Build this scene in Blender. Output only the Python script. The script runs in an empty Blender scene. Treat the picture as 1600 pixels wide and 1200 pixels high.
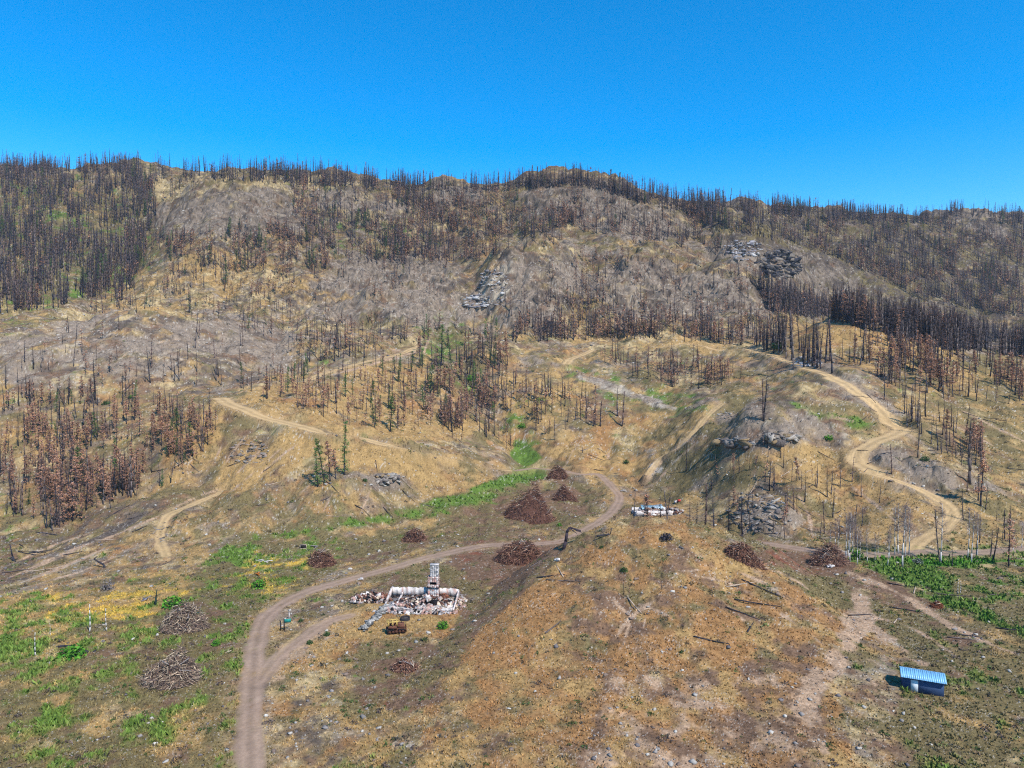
import bpy, math, random
import numpy as np
from mathutils import Vector, Matrix

# ------------------------------------------------------------------ camera, sky, sun
CZ = 55.0                      # drone height above the valley floor
FPX = 1081.0                   # focal length in pixels of a 1600 px wide picture
PITCH = math.radians(2.12)
SC = bpy.context.scene
cam_d = bpy.data.cameras.new('camera')
cam = bpy.data.objects.new('camera', cam_d)
SC.collection.objects.link(cam)
cam.location = (0, 0, CZ)
cam.rotation_euler = (math.pi / 2 - PITCH, 0, 0)
cam_d.sensor_width = 36.0
cam_d.lens = 36.0 * FPX / 1600.0
cam_d.clip_start = 1.0
cam_d.clip_end = 20000.0
SC.camera = cam

SUN_EL, SUN_AZ = math.radians(50), math.radians(141)   # azimuth clockwise from +Y (north): right and behind the camera
sun_dir = Vector((math.sin(SUN_AZ) * math.cos(SUN_EL), math.cos(SUN_AZ) * math.cos(SUN_EL), math.sin(SUN_EL)))
w = bpy.data.worlds.new('World'); SC.world = w; w.use_nodes = True
wn, wl = w.node_tree.nodes, w.node_tree.links
wn.clear()
sky = wn.new('ShaderNodeTexSky'); sky.sky_type = 'NISHITA'; sky.sun_disc = False
sky.sun_elevation = SUN_EL; sky.sun_rotation = SUN_AZ
sky.altitude = 900; sky.air_density = 1.0; sky.dust_density = 0.1; sky.ozone_density = 3.0
hsv = wn.new('ShaderNodeHueSaturation'); hsv.inputs['Saturation'].default_value = 1.5
hsv.inputs['Hue'].default_value = 0.497
hsv.inputs['Value'].default_value = 1.5
bg = wn.new('ShaderNodeBackground'); bg.inputs['Strength'].default_value = 0.12
wo = wn.new('ShaderNodeOutputWorld')
wl.new(sky.outputs[0], hsv.inputs['Color']); wl.new(hsv.outputs[0], bg.inputs[0]); wl.new(bg.outputs[0], wo.inputs[0])
sd = bpy.data.lights.new('sun', 'SUN'); sd.energy = 4.6; sd.angle = math.radians(0.5); sd.color = (1.0, 0.95, 0.87)
so = bpy.data.objects.new('sun', sd); SC.collection.objects.link(so)
so.rotation_euler = sun_dir.to_track_quat('Z', 'Y').to_euler()
so.location = (300, -300, 600)
SC.view_settings.view_transform = 'Standard'; SC.view_settings.look = 'None'
SC.view_settings.gamma = 1.0; SC.view_settings.exposure = 0.42
SC.cycles.max_bounces = 4; SC.cycles.diffuse_bounces = 2; SC.cycles.volume_bounces = 0
SC.cycles.use_denoising = False; SC.cycles.filter_width = 1.15

rs = np.random.RandomState(11)
R = random.Random(5)
COL = SC.collection

# ------------------------------------------------------------------ helpers
def lin(r, g, b):
    c = np.array([r, g, b], float) / 255.0
    return np.where(c <= .04045, c / 12.92, ((c + .055) / 1.055) ** 2.4)

TAB = rs.rand(256, 256)
def vnoise(x, y, seed=0):
    x = x + seed * 37.13; y = y + seed * 91.7
    xi = np.floor(x).astype(np.int64); yi = np.floor(y).astype(np.int64)
    fx = x - xi; fy = y - yi
    fx = fx * fx * (3 - 2 * fx); fy = fy * fy * (3 - 2 * fy)
    x0 = xi & 255; x1 = (xi + 1) & 255; y0 = yi & 255; y1 = (yi + 1) & 255
    a = TAB[x0, y0]; b = TAB[x1, y0]; c = TAB[x0, y1]; d = TAB[x1, y1]
    return (a * (1 - fx) + b * fx) * (1 - fy) + (c * (1 - fx) + d * fx) * fy
def fbm(x, y, scale, octs=4, seed=0, gain=.5):
    x = x / scale; y = y / scale; t = 0; amp = 1; s = 0
    for o in range(octs):
        t = t + amp * (vnoise(x, y, seed + o * 3) * 2 - 1); s += amp
        amp *= gain
        x, y = (x * .8 - y * .6) * 2.03 + 5.2, (x * .6 + y * .8) * 2.03 + 1.3
    return t / s

def sstep(a, b, x):
    t = np.clip((x - a) / (b - a), 0, 1); return t * t * (3 - 2 * t)

def poly_sd(px, py, poly):
    """signed distance to polygon, positive inside"""
    P = np.array(poly, float); n = len(P)
    d = np.full(px.shape, 1e9); inside = np.zeros(px.shape, bool)
    for i in range(n):
        a = P[i]; b = P[(i + 1) % n]; e = b - a
        wx = px - a[0]; wy = py - a[1]
        t = np.clip((wx * e[0] + wy * e[1]) / (e @ e), 0, 1)
        d = np.minimum(d, (wx - e[0] * t) ** 2 + (wy - e[1] * t) ** 2)
        c = ((a[1] > py) != (b[1] > py)) & (px < (b[0] - a[0]) * (py - a[1]) / ((b[1] - a[1]) if b[1] != a[1] else 1e-9) + a[0])
        inside ^= c
    d = np.sqrt(d)
    return np.where(inside, d, -d)

# ------------------------------------------------------------------ terrain: control profiles (picture column: picture row, metres away)
cols = {
 -250: [(1200,88),(1049,116),(930,165),(850,215),(780,255),(700,300),(620,350),(560,420),(500,520),(400,680),(300,850),(262,950)],
 0:   [(1200,88),(1049,116),(930,163),(870,200),(840,222),(780,262),(700,305),(620,360),(560,430),(500,520),(400,680),(300,850),(264,950)],
 200: [(1200,88),(1049,116),(930,163),(880,190),(800,230),(740,270),(700,295),(640,345),(600,385),(550,430),(497,490),(480,590),(440,670),(400,730),(340,830),(290,900),(256,960)],
 350: [(1200,88),(1049,116),(900,178),(838,210),(780,235),(720,262),(640,300),(612,370),(590,410),(560,460),(505,520),(490,575),(440,650),(390,720),(330,800),(290,860),(272,960)],
 525: [(1200,88),(1049,117),(900,178),(838,214),(800,228),(740,250),(682,274),(650,310),(600,380),(570,430),(540,480),(500,560),(440,650),(400,710),(340,800),(300,870),(268,950)],
 640: [(1200,88),(1049,117),(940,153),(850,206),(812,240),(770,262),(706,288),(680,320),(620,390),(560,462),(500,570),(440,660),(385,740),(340,820),(286,920)],
 725: [(1200,88),(1049,117),(940,153),(850,206),(790,262),(762,285),(728,300),(700,335),(640,395),(560,475),(500,560),(470,600),(400,730),(340,820),(292,920)],
 800: [(1200,88),(1049,117),(940,153),(850,206),(740,330),(700,365),(660,395),(600,440),(540,500),(500,560),(470,600),(412,650),(395,690),(340,800),(284,900)],
 900: [(1200,88),(1049,117),(940,153),(850,204),(740,330),(700,365),(660,390),(600,440),(560,500),(540,530),(500,580),(440,650),(400,690),(340,790),(279,880)],
 1030:[(1200,88),(1049,117),(940,153),(855,200),(797,254),(740,320),(700,350),(650,385),(600,430),(545,500),(520,560),(490,600),(440,660),(380,730),(330,800),(305,860)],
 1100:[(1200,88),(1049,117),(940,152),(858,198),(803,245),(775,275),(720,300),(680,320),(640,355),(600,410),(545,480),(515,560),(480,610),(420,690),(370,760),(315,900)],
 1170:[(1200,88),(1049,116),(940,152),(858,200),(820,225),(790,240),(740,262),(690,280),(645,300),(638,345),(600,390),(545,470),(520,540),(480,600),(420,680),(372,760),(345,850),(316,950)],
 1300:[(1200,87),(1049,115),(960,144),(900,170),(868,190),(840,205),(800,222),(740,250),(680,283),(620,322),(588,345),(572,372),(540,410),(503,450),(490,760),(440,820),(400,870),(360,950),(326,1050)],
 1450:[(1200,87),(1049,114),(950,148),(900,169),(865,190),(800,215),(740,248),(690,278),(650,308),(620,335),(580,380),(521,450),(505,780),(440,890),(380,990),(337,1130)],
 1600:[(1200,87),(1049,114),(950,148),(900,169),(865,190),(800,222),(765,245),(700,292),(640,340),(590,400),(548,470),(535,800),(480,880),(400,1010),(334,1140)],
 1850:[(1200,87),(1049,114),(950,148),(900,169),(865,190),(800,222),(770,245),(700,300),(640,360),(590,430),(550,520),(530,820),(480,900),(400,1020),(340,1150)],
}
def slope_of(py):
    dy = (600 - py) / FPX
    return (-math.sin(PITCH) + dy * math.cos(PITCH)) / (math.cos(PITCH) + dy * math.sin(PITCH)), math.cos(PITCH) + dy * math.sin(PITCH)
cp = []
for px, prof in cols.items():
    for py, d in prof:
        s, c = slope_of(py)
        cp.append((((px - 800) / FPX) / c, math.log(d), s))
    zt = cp[-1][2]; uu = cp[-1][0]; dl = prof[-1][1]
    cp.append((uu, math.log(dl * 1.12), zt - .030)); cp.append((uu, math.log(dl * 1.6), zt * .5 - .05)); cp.append((uu, math.log(2600), -.03))
    cp.append((uu, math.log(50), -51.5 / 50)); cp.append((uu, math.log(32), -51.5 / 32))
# hidden hollows
def hid(px, d, z): cp.append(((px - 800) / FPX, math.log(d), z / d))
hid(1300, 560, 4); hid(1300, 650, 12); hid(1450, 550, -2); hid(1450, 650, 6); hid(1600, 560, -8); hid(1600, 680, 0); hid(1850, 620, -5)

cp = np.array(cp)
VS = 0.75
def tps_fit(P, f, lam):
    n = len(P); d2 = ((P[:, None] - P[None]) ** 2).sum(-1)
    K = .5 * d2 * np.log(d2 + 1e-12) + lam * np.eye(n)
    A = np.zeros((n + 3, n + 3)); A[:n, :n] = K; A[:n, n] = 1; A[:n, n + 1:] = P; A[n:, :n] = A[:n, n:].T
    return np.linalg.solve(A, np.r_[f, 0, 0, 0])
CP = np.c_[cp[:, 0], cp[:, 1] * VS]
W_ = tps_fit(CP, cp[:, 2] + 53.5 * np.exp(-cp[:, 1]), 1e-5)
def base_s(u, v):
    U = u.ravel(); V = (v * VS).ravel(); o = np.full(U.shape, W_[-3]) + W_[-2] * U + W_[-1] * V
    for k in range(len(CP)):
        d2 = (U - CP[k, 0]) ** 2 + (V - CP[k, 1]) ** 2
        o += W_[k] * .5 * d2 * np.log(d2 + 1e-12)
    return o.reshape(u.shape) - 53.5 * np.exp(-v)


u1 = np.concatenate([np.linspace(-1.6, -.8, 70, endpoint=False), np.linspace(-.8, .8, 1180, endpoint=False), np.linspace(.8, 1.6, 71)]); NU = len(u1)
v1 = np.concatenate([np.linspace(math.log(a), math.log(b), n, endpoint=False) for a, b, n in ((30, 82, 40), (82, 112, 130), (112, 330, 420), (330, 480, 180), (480, 1140, 760), (1140, 2400, 30))] + [[math.log(2400)]]); NV = len(v1)
# coarse evaluation of the smooth base, then bilinear refine
nu0, nv0 = 266, 300
uc = np.linspace(-.95, .95, nu0); vc = np.linspace(v1[0], v1[-1], nv0); vc[-1] += 1e-9
Sb = base_s(*np.meshgrid(uc, vc))
def bil(A, a, b, ga, gb):
    ia = np.clip(np.interp(a, ga, np.arange(len(ga))), 0, len(ga) - 1.001); ib = np.clip(np.interp(b, gb, np.arange(len(gb))), 0, len(gb) - 1.001)
    i = ia.astype(int); j = ib.astype(int); fi = ia - i; fj = ib - j
    return (A[j, i] * (1 - fi) + A[j, i + 1] * fi) * (1 - fj) + (A[j + 1, i] * (1 - fi) + A[j + 1, i + 1] * fi) * fj
def cubic_w(t):
    return [(-t**3 + 2*t**2 - t) / 2, (3*t**3 - 5*t**2 + 2) / 2, (-3*t**3 + 4*t**2 + t) / 2, (t**3 - t**2) / 2]
def resample1(A, g0, g1, axis):
    x = (g1 - g0[0]) / (g0[1] - g0[0]); i = np.clip(np.floor(x).astype(int), 0, len(g0) - 2); t = x - i
    ws = cubic_w(t); A = np.moveaxis(A, axis, 0); o = 0
    for k in range(4):
        o = o + A[np.clip(i + k - 1, 0, len(g0) - 1)] * ws[k].reshape(-1, *([1] * (A.ndim - 1)))
    return np.moveaxis(o, 0, axis)
S = resample1(resample1(Sb, uc, np.clip(u1, -.95, .95), 1), vc, v1, 0)
UU, VV = np.meshgrid(u1, v1)
Y = np.exp(VV); X = UU * Y
Z = S * Y
def pix(X, Y, Z):
    c, s = math.cos(PITCH), math.sin(PITCH)
    dep = Y * c - Z * s; up = Z * c + Y * s
    return 800 + FPX * X / dep, 600 - FPX * up / dep
PX, PY = pix(X, Y, Z)

# picture-defined regions with soft edges
def region(poly, feather=15, jitter=10):
    x0 = min(p[0] for p in poly) - 40; x1 = max(p[0] for p in poly) + 40
    y0 = min(p[1] for p in poly) - 40; y1 = max(p[1] for p in poly) + 40
    m = np.zeros(X.shape)
    k = (PX > x0) & (PX < x1) & (PY > y0) & (PY < y1)
    if k.any():
        xx, yy = X[k], Y[k]; g2 = sstep(200, 400, yy)
        j = (fbm(xx, yy, 12, 4, 41) * (1 - g2) + fbm(xx, yy, 42, 5, 43) * g2) * jitter * 1.3
        m[k] = sstep(-feather, feather, poly_sd(PX[k], PY[k], poly) + j)
    return m

far = sstep(400, 620, Y)
mid = sstep(170, 260, Y)
rock_zones = [
 [(0,525),(90,500),(200,492),(330,500),(440,515),(500,560),(430,590),(330,598),(200,590),(100,610),(0,605)],
 [(240,318),(300,288),(380,290),(450,305),(470,340),(400,365),(300,372),(235,350)],
 [(735,450),(790,410),(880,392),(915,410),(900,460),(860,500),(790,500),(730,480)],
 [(520,420),(620,395),(720,420),(740,480),(700,520),(560,500),(440,480)],
 [(900,430),(1010,400),(1150,440),(1220,480),(1100,500),(960,490)],
 [(1110,372),(1200,380),(1300,400),(1360,450),(1290,460),(1190,430),(1120,400)],
 [(820,300),(880,285),(1000,310),(1090,355),(1000,370),(880,350),(820,330)],
 [(1120,650),(1170,635),(1250,670),(1250,700),(1130,700)],
 [(1130,775),(1190,768),(1260,800),(1250,840),(1160,835)],
 [(560,345+395),(640,735),(650,760),(580,765)],
 [(480,300),(560,298),(640,330),(610,350),(500,325)],
 [(1350,690),(1450,720),(1560,760),(1500,790),(1380,760)],
 [(1280,560),(1340,600),(1440,650),(1400,660),(1320,620)],
 [(1230,640),(1310,660),(1320,700),(1240,690)],
 [(1470,330),(1560,322),(1600,350),(1560,370),(1480,350)],
 [(670,290),(740,290),(760,310),(690,320)],
]
rock = np.zeros(X.shape)
for zp in rock_zones: rock = np.maximum(rock, region(zp, 14, 14))

# relief
b1 = np.abs(fbm(X, Y, 70, 4, 3)); b2 = np.abs(fbm(X * 1.2, Y, 26, 4, 8)); b3 = fbm(X, Y, 9, 4, 15); b4 = np.abs(fbm(X, Y, 12, 3, 19))
fur = fbm(X * 1.0, Y * .28, 7, 3, 23)                                     # furrows running down the slopes
slopeness = mid
b5 = fbm(X, Y, 3.2, 3, 29)
Zr = far * (17 * b1 + 8.0 * b2 + 2.4 * b3 + 1.6 * b4 - 5.5) * (1 - sstep(1050, 1300, Y)) + (mid * (1 - far)) * (4.6 * b2 + 1.5 * b3 + 1.3 * fur + 1.0 * b4 + .35 * b5 - 1.4) + (1 - mid) * (.12 * b5 + .45 * b3 * sstep(90, 60, np.abs(Z + 40) * 0 + 70))
Zr += rock * far * (3.0 * b4 + 1.6 * b3 + 3.4 * np.abs(fbm(X, Y + Z * .6, 6.5, 3, 93)) + 1.2 * b5) + rock * mid * (1 - far) * (1.6 * b4 + 1.2 * np.abs(b5))
hillF = region([(700,1060),(760,980),(880,856),(960,822),(1030,812),(1100,828),(1180,868),(1270,930),(1330,1000),(1330,1210),(650,1210)], 20, 0) * (Y < 178)
Zr += hillF * (.9 * fbm(X, Y, 14, 4, 31) + .6 * np.abs(fbm(X, Y * .5, 5, 3, 33)))
Z = Z + Zr
# the knoll in front: a spur that falls towards the camera, steep at its back and left
def knoll():
    ya = np.array([60, 84, 111, 131, 148, 160, 168, 173, 180, 190, 197]); ha = np.array([0, .6, 2.8, 6.8, 10.9, 13.9, 15.2, 14.2, 9.0, 2.0, 0])
    h = np.interp(Y, ya, ha); xl = np.interp(Y, [60, 111, 150, 165, 197], [-24, -18, -9, -5, 12]); xr = np.interp(Y, [60, 111, 165, 197], [56, 66, 75, 62]); xc = np.interp(Y, [60, 111, 168, 197], [14, 23, 36, 40])
    wv = fbm(X, Y, 18, 3, 37) * 3.0; xx = X + wv
    t = np.where(xx < xc, (xc - xx) / (xc - xl), (xx - xc) / (xr - xc)); return h * np.clip(1 - np.clip(t, 0, 1) ** 1.9, 0, 1)
Kn = knoll(); Z = Z + Kn + .35 * np.clip(Kn / 6, 0, 1) * (fbm(X * 1.3, Y * .5, 6, 4, 39) * 2.2)
def domes():
    for px, py, hw, hgt, asp in [(345,335,105,15,.8),(200,548,200,7,.45),(830,440,78,16,.8),(900,318,120,13,.7),(1200,405,95,13,.8),(640,455,85,8,.6),(985,450,85,9,.7),(1110,420,60,10,.8),(1330,435,80,9,.6),(545,315,62,9,.7),(1530,345,70,10,.7),
        (705,302,45,9,.8),(430,545,70,6,.6),(60,560,60,5,.6),(310,570,70,5,.5),(760,390,60,8,.7),(1050,350,60,9,.7),(1010,400,50,8,.7),(560,470,50,6,.6),(470,430,60,7,.6),(300,430,60,7,.6),(1400,400,60,9,.7),(1460,450,70,8,.6),(1185,690,62,1.4,.7),(1235,680,40,1.2,.7),
        (1420,745,60,3,.6),(1520,775,55,3,.6),(560,770,60,2.2,.5),(330,800,60,2.5,.6),(1190,805,60,4,.6),(900,690,55,3,.6),(620,700,70,2,.4),(1320,640,60,3,.5),(850,620,45,4,.6)]:
        h = hit(px, py)
        if h is None: continue
        r = hw * h[1] / FPX; ry = r * asp / .45
        d = np.sqrt(((X - h[0]) / r) ** 2 + ((Y - h[1]) / ry) ** 2) + .22 * fbm(X / r, Y / r, .9, 4, int(px) % 50); d = np.clip(d, 0, None)
        Z[...] += hgt * np.where(d < 1, np.clip(1 - d ** 2.4, 0, 1) ** .7, 0) * np.clip((h[1] - 60) / 100, 0, 1)
# ledges on the rock faces
led = rock * far
Z = np.where(led > 0, Z + led * 1.2 * np.sin(Z / 1.9 + 4 * b2), Z)

def ground_at(x, y):
    return bil(Z, x / y, np.log(y), u1, v1) + CZ
def hit(px, py, ymin=None):
    """first ground point seen along the line through picture point (px, py)"""
    s, c = slope_of(py); u = (px - 800) / FPX / c
    iu = float(np.interp(u, u1, np.arange(NU))); i = int(np.clip(math.floor(iu), 0, NU - 2)); f = iu - i
    col = (Z[:, i] * (1 - f) + Z[:, i + 1] * f) / np.exp(v1)
    k = np.nonzero(col >= s)[0]
    k = k[k > np.searchsorted(v1, math.log(ymin or 48))]
    if len(k) == 0: return None
    j = k[0]
    t = (s - col[j - 1]) / (col[j] - col[j - 1] + 1e-12)
    y = math.exp(v1[j - 1] + (v1[j] - v1[j - 1]) * min(max(t, 0), 1))
    return (u * y, y, float(ground_at(np.array(u * y), np.array(y))))

def dense(pts, step=1.5):
    P = np.array(pts, float); out = []
    n = len(P)
    for i in range(n - 1):
        p0 = P[max(i - 1, 0)]; p1 = P[i]; p2 = P[i + 1]; p3 = P[min(i + 2, n - 1)]
        m = max(2, int(np.linalg.norm(p2 - p1) / step))
        for t in np.linspace(0, 1, m, endpoint=False):
            w4 = cubic_w(t); out.append(p0 * w4[0] + p1 * w4[1] + p2 * w4[2] + p3 * w4[3])
    out.append(P[-1]); return np.array(out)
domes()
# gullies (negative) and ribs (positive)
def carve(pp, depth, width):
    q = [hit(*p) for p in pp]; P = dense([(a[0], a[1]) for a in q if a], 4)
    xs0, xs1 = P[:, 0].min() - 3 * width, P[:, 0].max() + 3 * width; ys0, ys1 = P[:, 1].min() - 3 * width, P[:, 1].max() + 3 * width
    m = (X > xs0) & (X < xs1) & (Y > ys0) & (Y < ys1); xs, ys = X[m], Y[m]; best = np.full(xs.shape, 1e9)
    for p in P: best = np.minimum(best, (xs - p[0]) ** 2 + (ys - p[1]) ** 2)
    d = np.sqrt(best) + fbm(xs, ys, width * 1.5, 3, 81) * width * .5
    Z[m] += depth * np.exp(-(np.clip(d, 0, None) / width) ** 1.6)
for pp, dp, wd in [
    ([(835,725),(812,698),(795,668),(765,630),(742,590),(718,545),(700,515)], -7, 11),
    ([(1003,752),(990,720),(985,690)], -3.5, 6), ([(1050,765),(1075,715),(1110,670),(1150,640)], -2.5, 8),
    ([(930,750),(945,720),(950,690)], -2.5, 5), ([(560,800),(545,770)], -2, 4), ([(600,815),(610,785),(600,755)], -2.5, 5),
    ([(60,860),(140,800),(230,765)], -3, 6), ([(340,790),(310,740),(330,700)], -3, 6), ([(430,830),(445,790),(430,750)], -2, 5),
    ([(690,320),(720,390),(750,460),(720,500)], -16, 26), ([(1080,330),(1130,380),(1240,440),(1330,492)], -14, 24), ([(240,310),(225,380),(180,440),(110,500)], -12, 26),
    ([(470,560),(430,520),(470,470),(500,430)], -9, 16), ([(620,530),(560,500),(520,470)], -8, 16), ([(600,400),(560,350),(500,310)], -10, 24),
    ([(880,470),(930,420),(900,370)], -9, 18), ([(960,520),(1010,470),(1050,420)], -8, 18), ([(760,400),(800,350),(790,310)], -9, 20),
    ([(1400,500),(1350,440),(1290,380),(1240,340)], -16, 30), ([(1560,500),(1500,430),(1440,370)], -14, 30), ([(1180,770),(1220,740),(1230,700)], -3, 6),
    ([(1320,800),(1330,760),(1290,720)], -4, 7), ([(250,320),(340,296),(430,305)], 7, 22), ([(740,415),(820,398),(900,402)], 8, 20),
    ([(820,296),(880,286),(950,300)], 8, 28), ([(60,520),(160,500),(300,508)], 5, 24), ([(1240,505),(1330,508),(1430,525)], 4, 14), ([(1130,380),(1215,392),(1300,420)], 9, 20),
    ([(1000,900),(980,960),(930,1010)], -1.2, 4), ([(1120,900),(1180,950),(1240,1010)], -1.2, 5)]:
    carve(pp, dp, wd)
def pad(px, py, rad, soft=5, dz=0):
    h = hit(px, py, 200 if px == 1025 else None); zc = float(ground_at(np.array(h[0]), np.array(h[1]))) - CZ + dz
    d = np.hypot(X - h[0], Y - h[1]); m = 1 - sstep(rad, rad + soft, d)
    Z[...] = Z * (1 - m) + zc * m
pad(655, 950, 12, 6); pad(1025, 800, 12, 10, -.8)

# ------------------------------------------------------------------ roads and tracks
road_defs = [
 ('dirt_road', 'm', [(392,1200),(392,1110),(396,1049),(400,1010),(412,970),(440,945),(480,925),(540,908),(610,888),(680,868),(760,856),(840,848),(885,842),(915,828),(945,806),(962,790),(968,775),(955,758),(935,745),(905,738),(870,736),(835,733),(800,733)], 2.0),
 ('dirt_road', 's', [(405,1062),(430,1030),(470,1000),(510,975),(545,962)], 1.6),
 ('dirt_road', 'r', [(1150,848),(1200,852),(1260,858),(1310,866),(1380,866),(1450,866),(1530,862),(1600,858),(1700,856)], 2.6),
 ('hillside_track', 't', [(345,622),(362,634),(400,648),(440,660),(500,672),(560,684),(620,700),(680,714),(740,728),(790,737)], 3.7),
 ('hillside_track', 't', [(470,597),(500,586),(540,574),(590,560),(640,547),(655,540)], 3.0),
 ('hillside_track', 't', [(1298,590),(1340,610),(1375,640),(1392,665),(1408,676),(1375,690),(1345,708),(1340,722),(1365,738)], 3.6),
 ('hillside_track', 't', [(1365,738),(1400,752),(1440,768),(1475,785),(1488,805),(1470,828),(1440,845),(1425,862)], 2.4),
 ('hillside_track', 't', [(885,572),(900,558),(925,545)], 3.2),
 ('hillside_track', 't', [(1035,545),(1100,540),(1170,544),(1230,565),(1298,590)], 2.6),
 ('hillside_track', 's', [(1012,745),(1030,722),(1060,695),(1090,668),(1130,630)], 1.6),
 ('hillside_track', 's', [(260,870),(250,840),(262,808),(300,785),(345,765)], 1.7),
]
RM = np.zeros(X.shape)           # road coverage 0..1
RK = np.zeros(X.shape, int)      # kind 1 main, 2 track
RG = np.zeros(X.shape); RD = np.full(X.shape, 99.)
road_pts = []
for nm, kd, pp, hw in road_defs:
    q = [hit(*p, 186 if (p[0] > 850 and 812 < p[1] < 866) else None) for p in pp]; q = [a for a in q if a]
    # drop points that jump behind an occluding crest
    P = dense([(a[0], a[1]) for a in q], .7); 
    zz = ground_at(P[:, 0], P[:, 1]) - CZ
    k = 19 if kd != 't' else 15
    zs = np.convolve(np.pad(zz, k, 'edge'), np.ones(2 * k + 1) / (2 * k + 1), 'valid')
    road_pts.append((nm, P))
    m = (X > P[:, 0].min() - 14) & (X < P[:, 0].max() + 14) & (Y > P[:, 1].min() - 14) & (Y < P[:, 1].max() + 14)
    xs, ys = X[m], Y[m]; best = np.full(xs.shape, 1e9); bz = np.zeros(xs.shape)
    for i in range(0, len(P)):
        d2 = (xs - P[i, 0]) ** 2 + (ys - P[i, 1]) ** 2
        kk = d2 < best; best = np.where(kk, d2, best); bz = np.where(kk, zs[i], bz)
    d = np.sqrt(best)
    wob = d + fbm(xs, ys, 5, 4, 51) * .9
    cov = 1 - sstep(hw - .5, hw + .5, wob)
    fl = 1 - sstep(hw + .3, hw + (3.6 if kd == 't' else 2.5), d)
    Z[m] = Z[m] * (1 - fl) + (bz + .05 * fbm(xs, ys, 2, 2, 53) + (0 if kd == 't' else 0)) * fl
    RM[m] = np.maximum(RM[m], cov * (1.0 if kd != 's' else .85)); RG[m] = np.maximum(RG[m], 1 - sstep(hw, hw + 4, wob))
    RD[m] = np.minimum(RD[m], np.abs(d + .15 * fbm(xs, ys, 6, 2, 57)) / hw)
    kk = np.zeros(X.shape, bool); kk[m] = cov > .5
    RK[kk & (RK == 0)] = 1 if nm == 'dirt_road' else 2
PX, PY = pix(X, Y, Z)

# ------------------------------------------------------------------ ground cover: which stuff grows or lies where
MATS = dict(gold=(168,136,88), ochre=(158,118,76), straw=(186,162,118), olive=(118,104,70), green=(94,118,50), lush=(74,118,38),
            yellow=(194,160,74), rock=(140,124,108), pale=(172,158,138), ash=(98,86,76), soil=(120,94,74), rust=(130,84,64),
            dirt=(176,146,118), tan=(190,160,112), char=(52,50,58), white=(196,190,182))
names = list(MATS); PAL = np.array([lin(*MATS[k]) for k in names])
Wt = {k: np.full(X.shape, -9.0) for k in names}
Wt['gold'] = .24 - .08 * far; Wt['olive'] = .31 + 0 * X; Wt['rock'] = .05 + .20 * far; Wt['ash'] = .04 + .22 * far; Wt['soil'] = .10 + .12 * far
Wt['straw'] = 0.02 + .1 * far; Wt['green'] = -.22 + 0 * X; Wt['pale'] = -.25 + .05 * far; Wt['ochre'] = .02 - .1 * far
Wt['white'] = -.55 + 0 * X; Wt['dirt'] = -.25 + 0 * X; Wt['rust'] = -.35 + 0 * X
def zone(poly, f=14, j=12, **kw):
    m = region(poly, f, j)
    for k, v in kw.items():
        Wt[k] = np.maximum(Wt[k], -1.2) * (1 - m) + m * np.maximum(Wt[k], -1.2) + m * v
for zp in rock_zones:
    zone(zp, 14, 14, rock=.66, ash=.42, pale=.42, soil=.25, straw=.10, gold=-.05, olive=-.05)
# valley meadow, lower left
zone([(-40,930),(0,925),(120,935),(180,905),(330,900),(380,870),(480,840),(560,845),(470,900),(430,925),(390,960),(380,1010),(370,1210),(-40,1210)], 14, 18, green=.68, yellow=.52, olive=.35, gold=.1, rock=-.6, ash=-.6, soil=.1)
zone([(-40,935),(60,925),(190,925),(250,940),(160,975),(60,1005),(-40,1040)], 22, 30, yellow=1.0, gold=.6, ochre=.55, green=.5, straw=.5)
zone([(100,890),(330,890),(420,860),(560,850),(480,900),(420,960),(330,930),(200,1000),(60,1060),(60,1000)], 14, 22, yellow=.62)
zone([(180,900),(290,900),(300,930),(230,955),(160,975),(130,940)], 18, 18, yellow=.5, gold=.3)
zone([(390,852),(480,850),(540,875),(470,905),(420,935),(380,900)], 18, 20, yellow=.5, ochre=.25)
zone([(380,880),(400,850),(470,835),(600,820),(700,800),(800,772),(862,740),(838,700),(806,690),(812,730),(775,752),(700,776),(600,800),(470,816),(380,840),(310,885)], 7, 6, green=.95, lush=.75, olive=.35, yellow=.35, gold=-.3, rock=-.6, ash=-.4)
zone([(330,885),(400,850),(560,835),(640,822),(690,830),(600,850),(530,880),(480,915),(420,950),(390,1000),(340,960),(300,920)], 10, 12, green=.6, yellow=.6, olive=.5, gold=.1, soil=.25, rock=-.6)
zone([(790,760),(830,745),(850,690),(810,640),(790,650),(800,700),(790,735),(740,765)], 7, 6, green=.7, lush=.35, gold=-.3)
# soil clearings around the brush piles
for zz_ in ([(230,1000),(270,940),(330,930),(390,940),(380,1000),(360,1100),(230,1100)], [(540,850),(640,830),(680,845),(640,870),(560,895),(520,880)],
            [(700,810),(800,775),(880,750),(930,770),(930,810),(880,830),(760,850),(700,840)], [(700,860),(780,850),(860,850),(850,890),(760,900),(710,885)],
            [(1170,852),(1240,855),(1330,880),(1300,900),(1220,890),(1170,880)], [(560,1010),(700,990),(720,1049),(640,1110),(540,1110)]):
    zone(zz_, 14, 16, soil=.55, rust=.42, olive=.42, green=.2, gold=-.25, rock=-.3)
zone([(1290,880),(1400,900),(1470,950),(1540,990),(1500,1010),(1400,950),(1320,915)], 12, 10, soil=.6, rust=.35, dirt=.3)
zone([(700,785),(800,770),(850,742),(920,742),(950,770),(940,800),(900,810),(870,790),(780,800)], 10, 12, green=.30, soil=.25)
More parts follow.
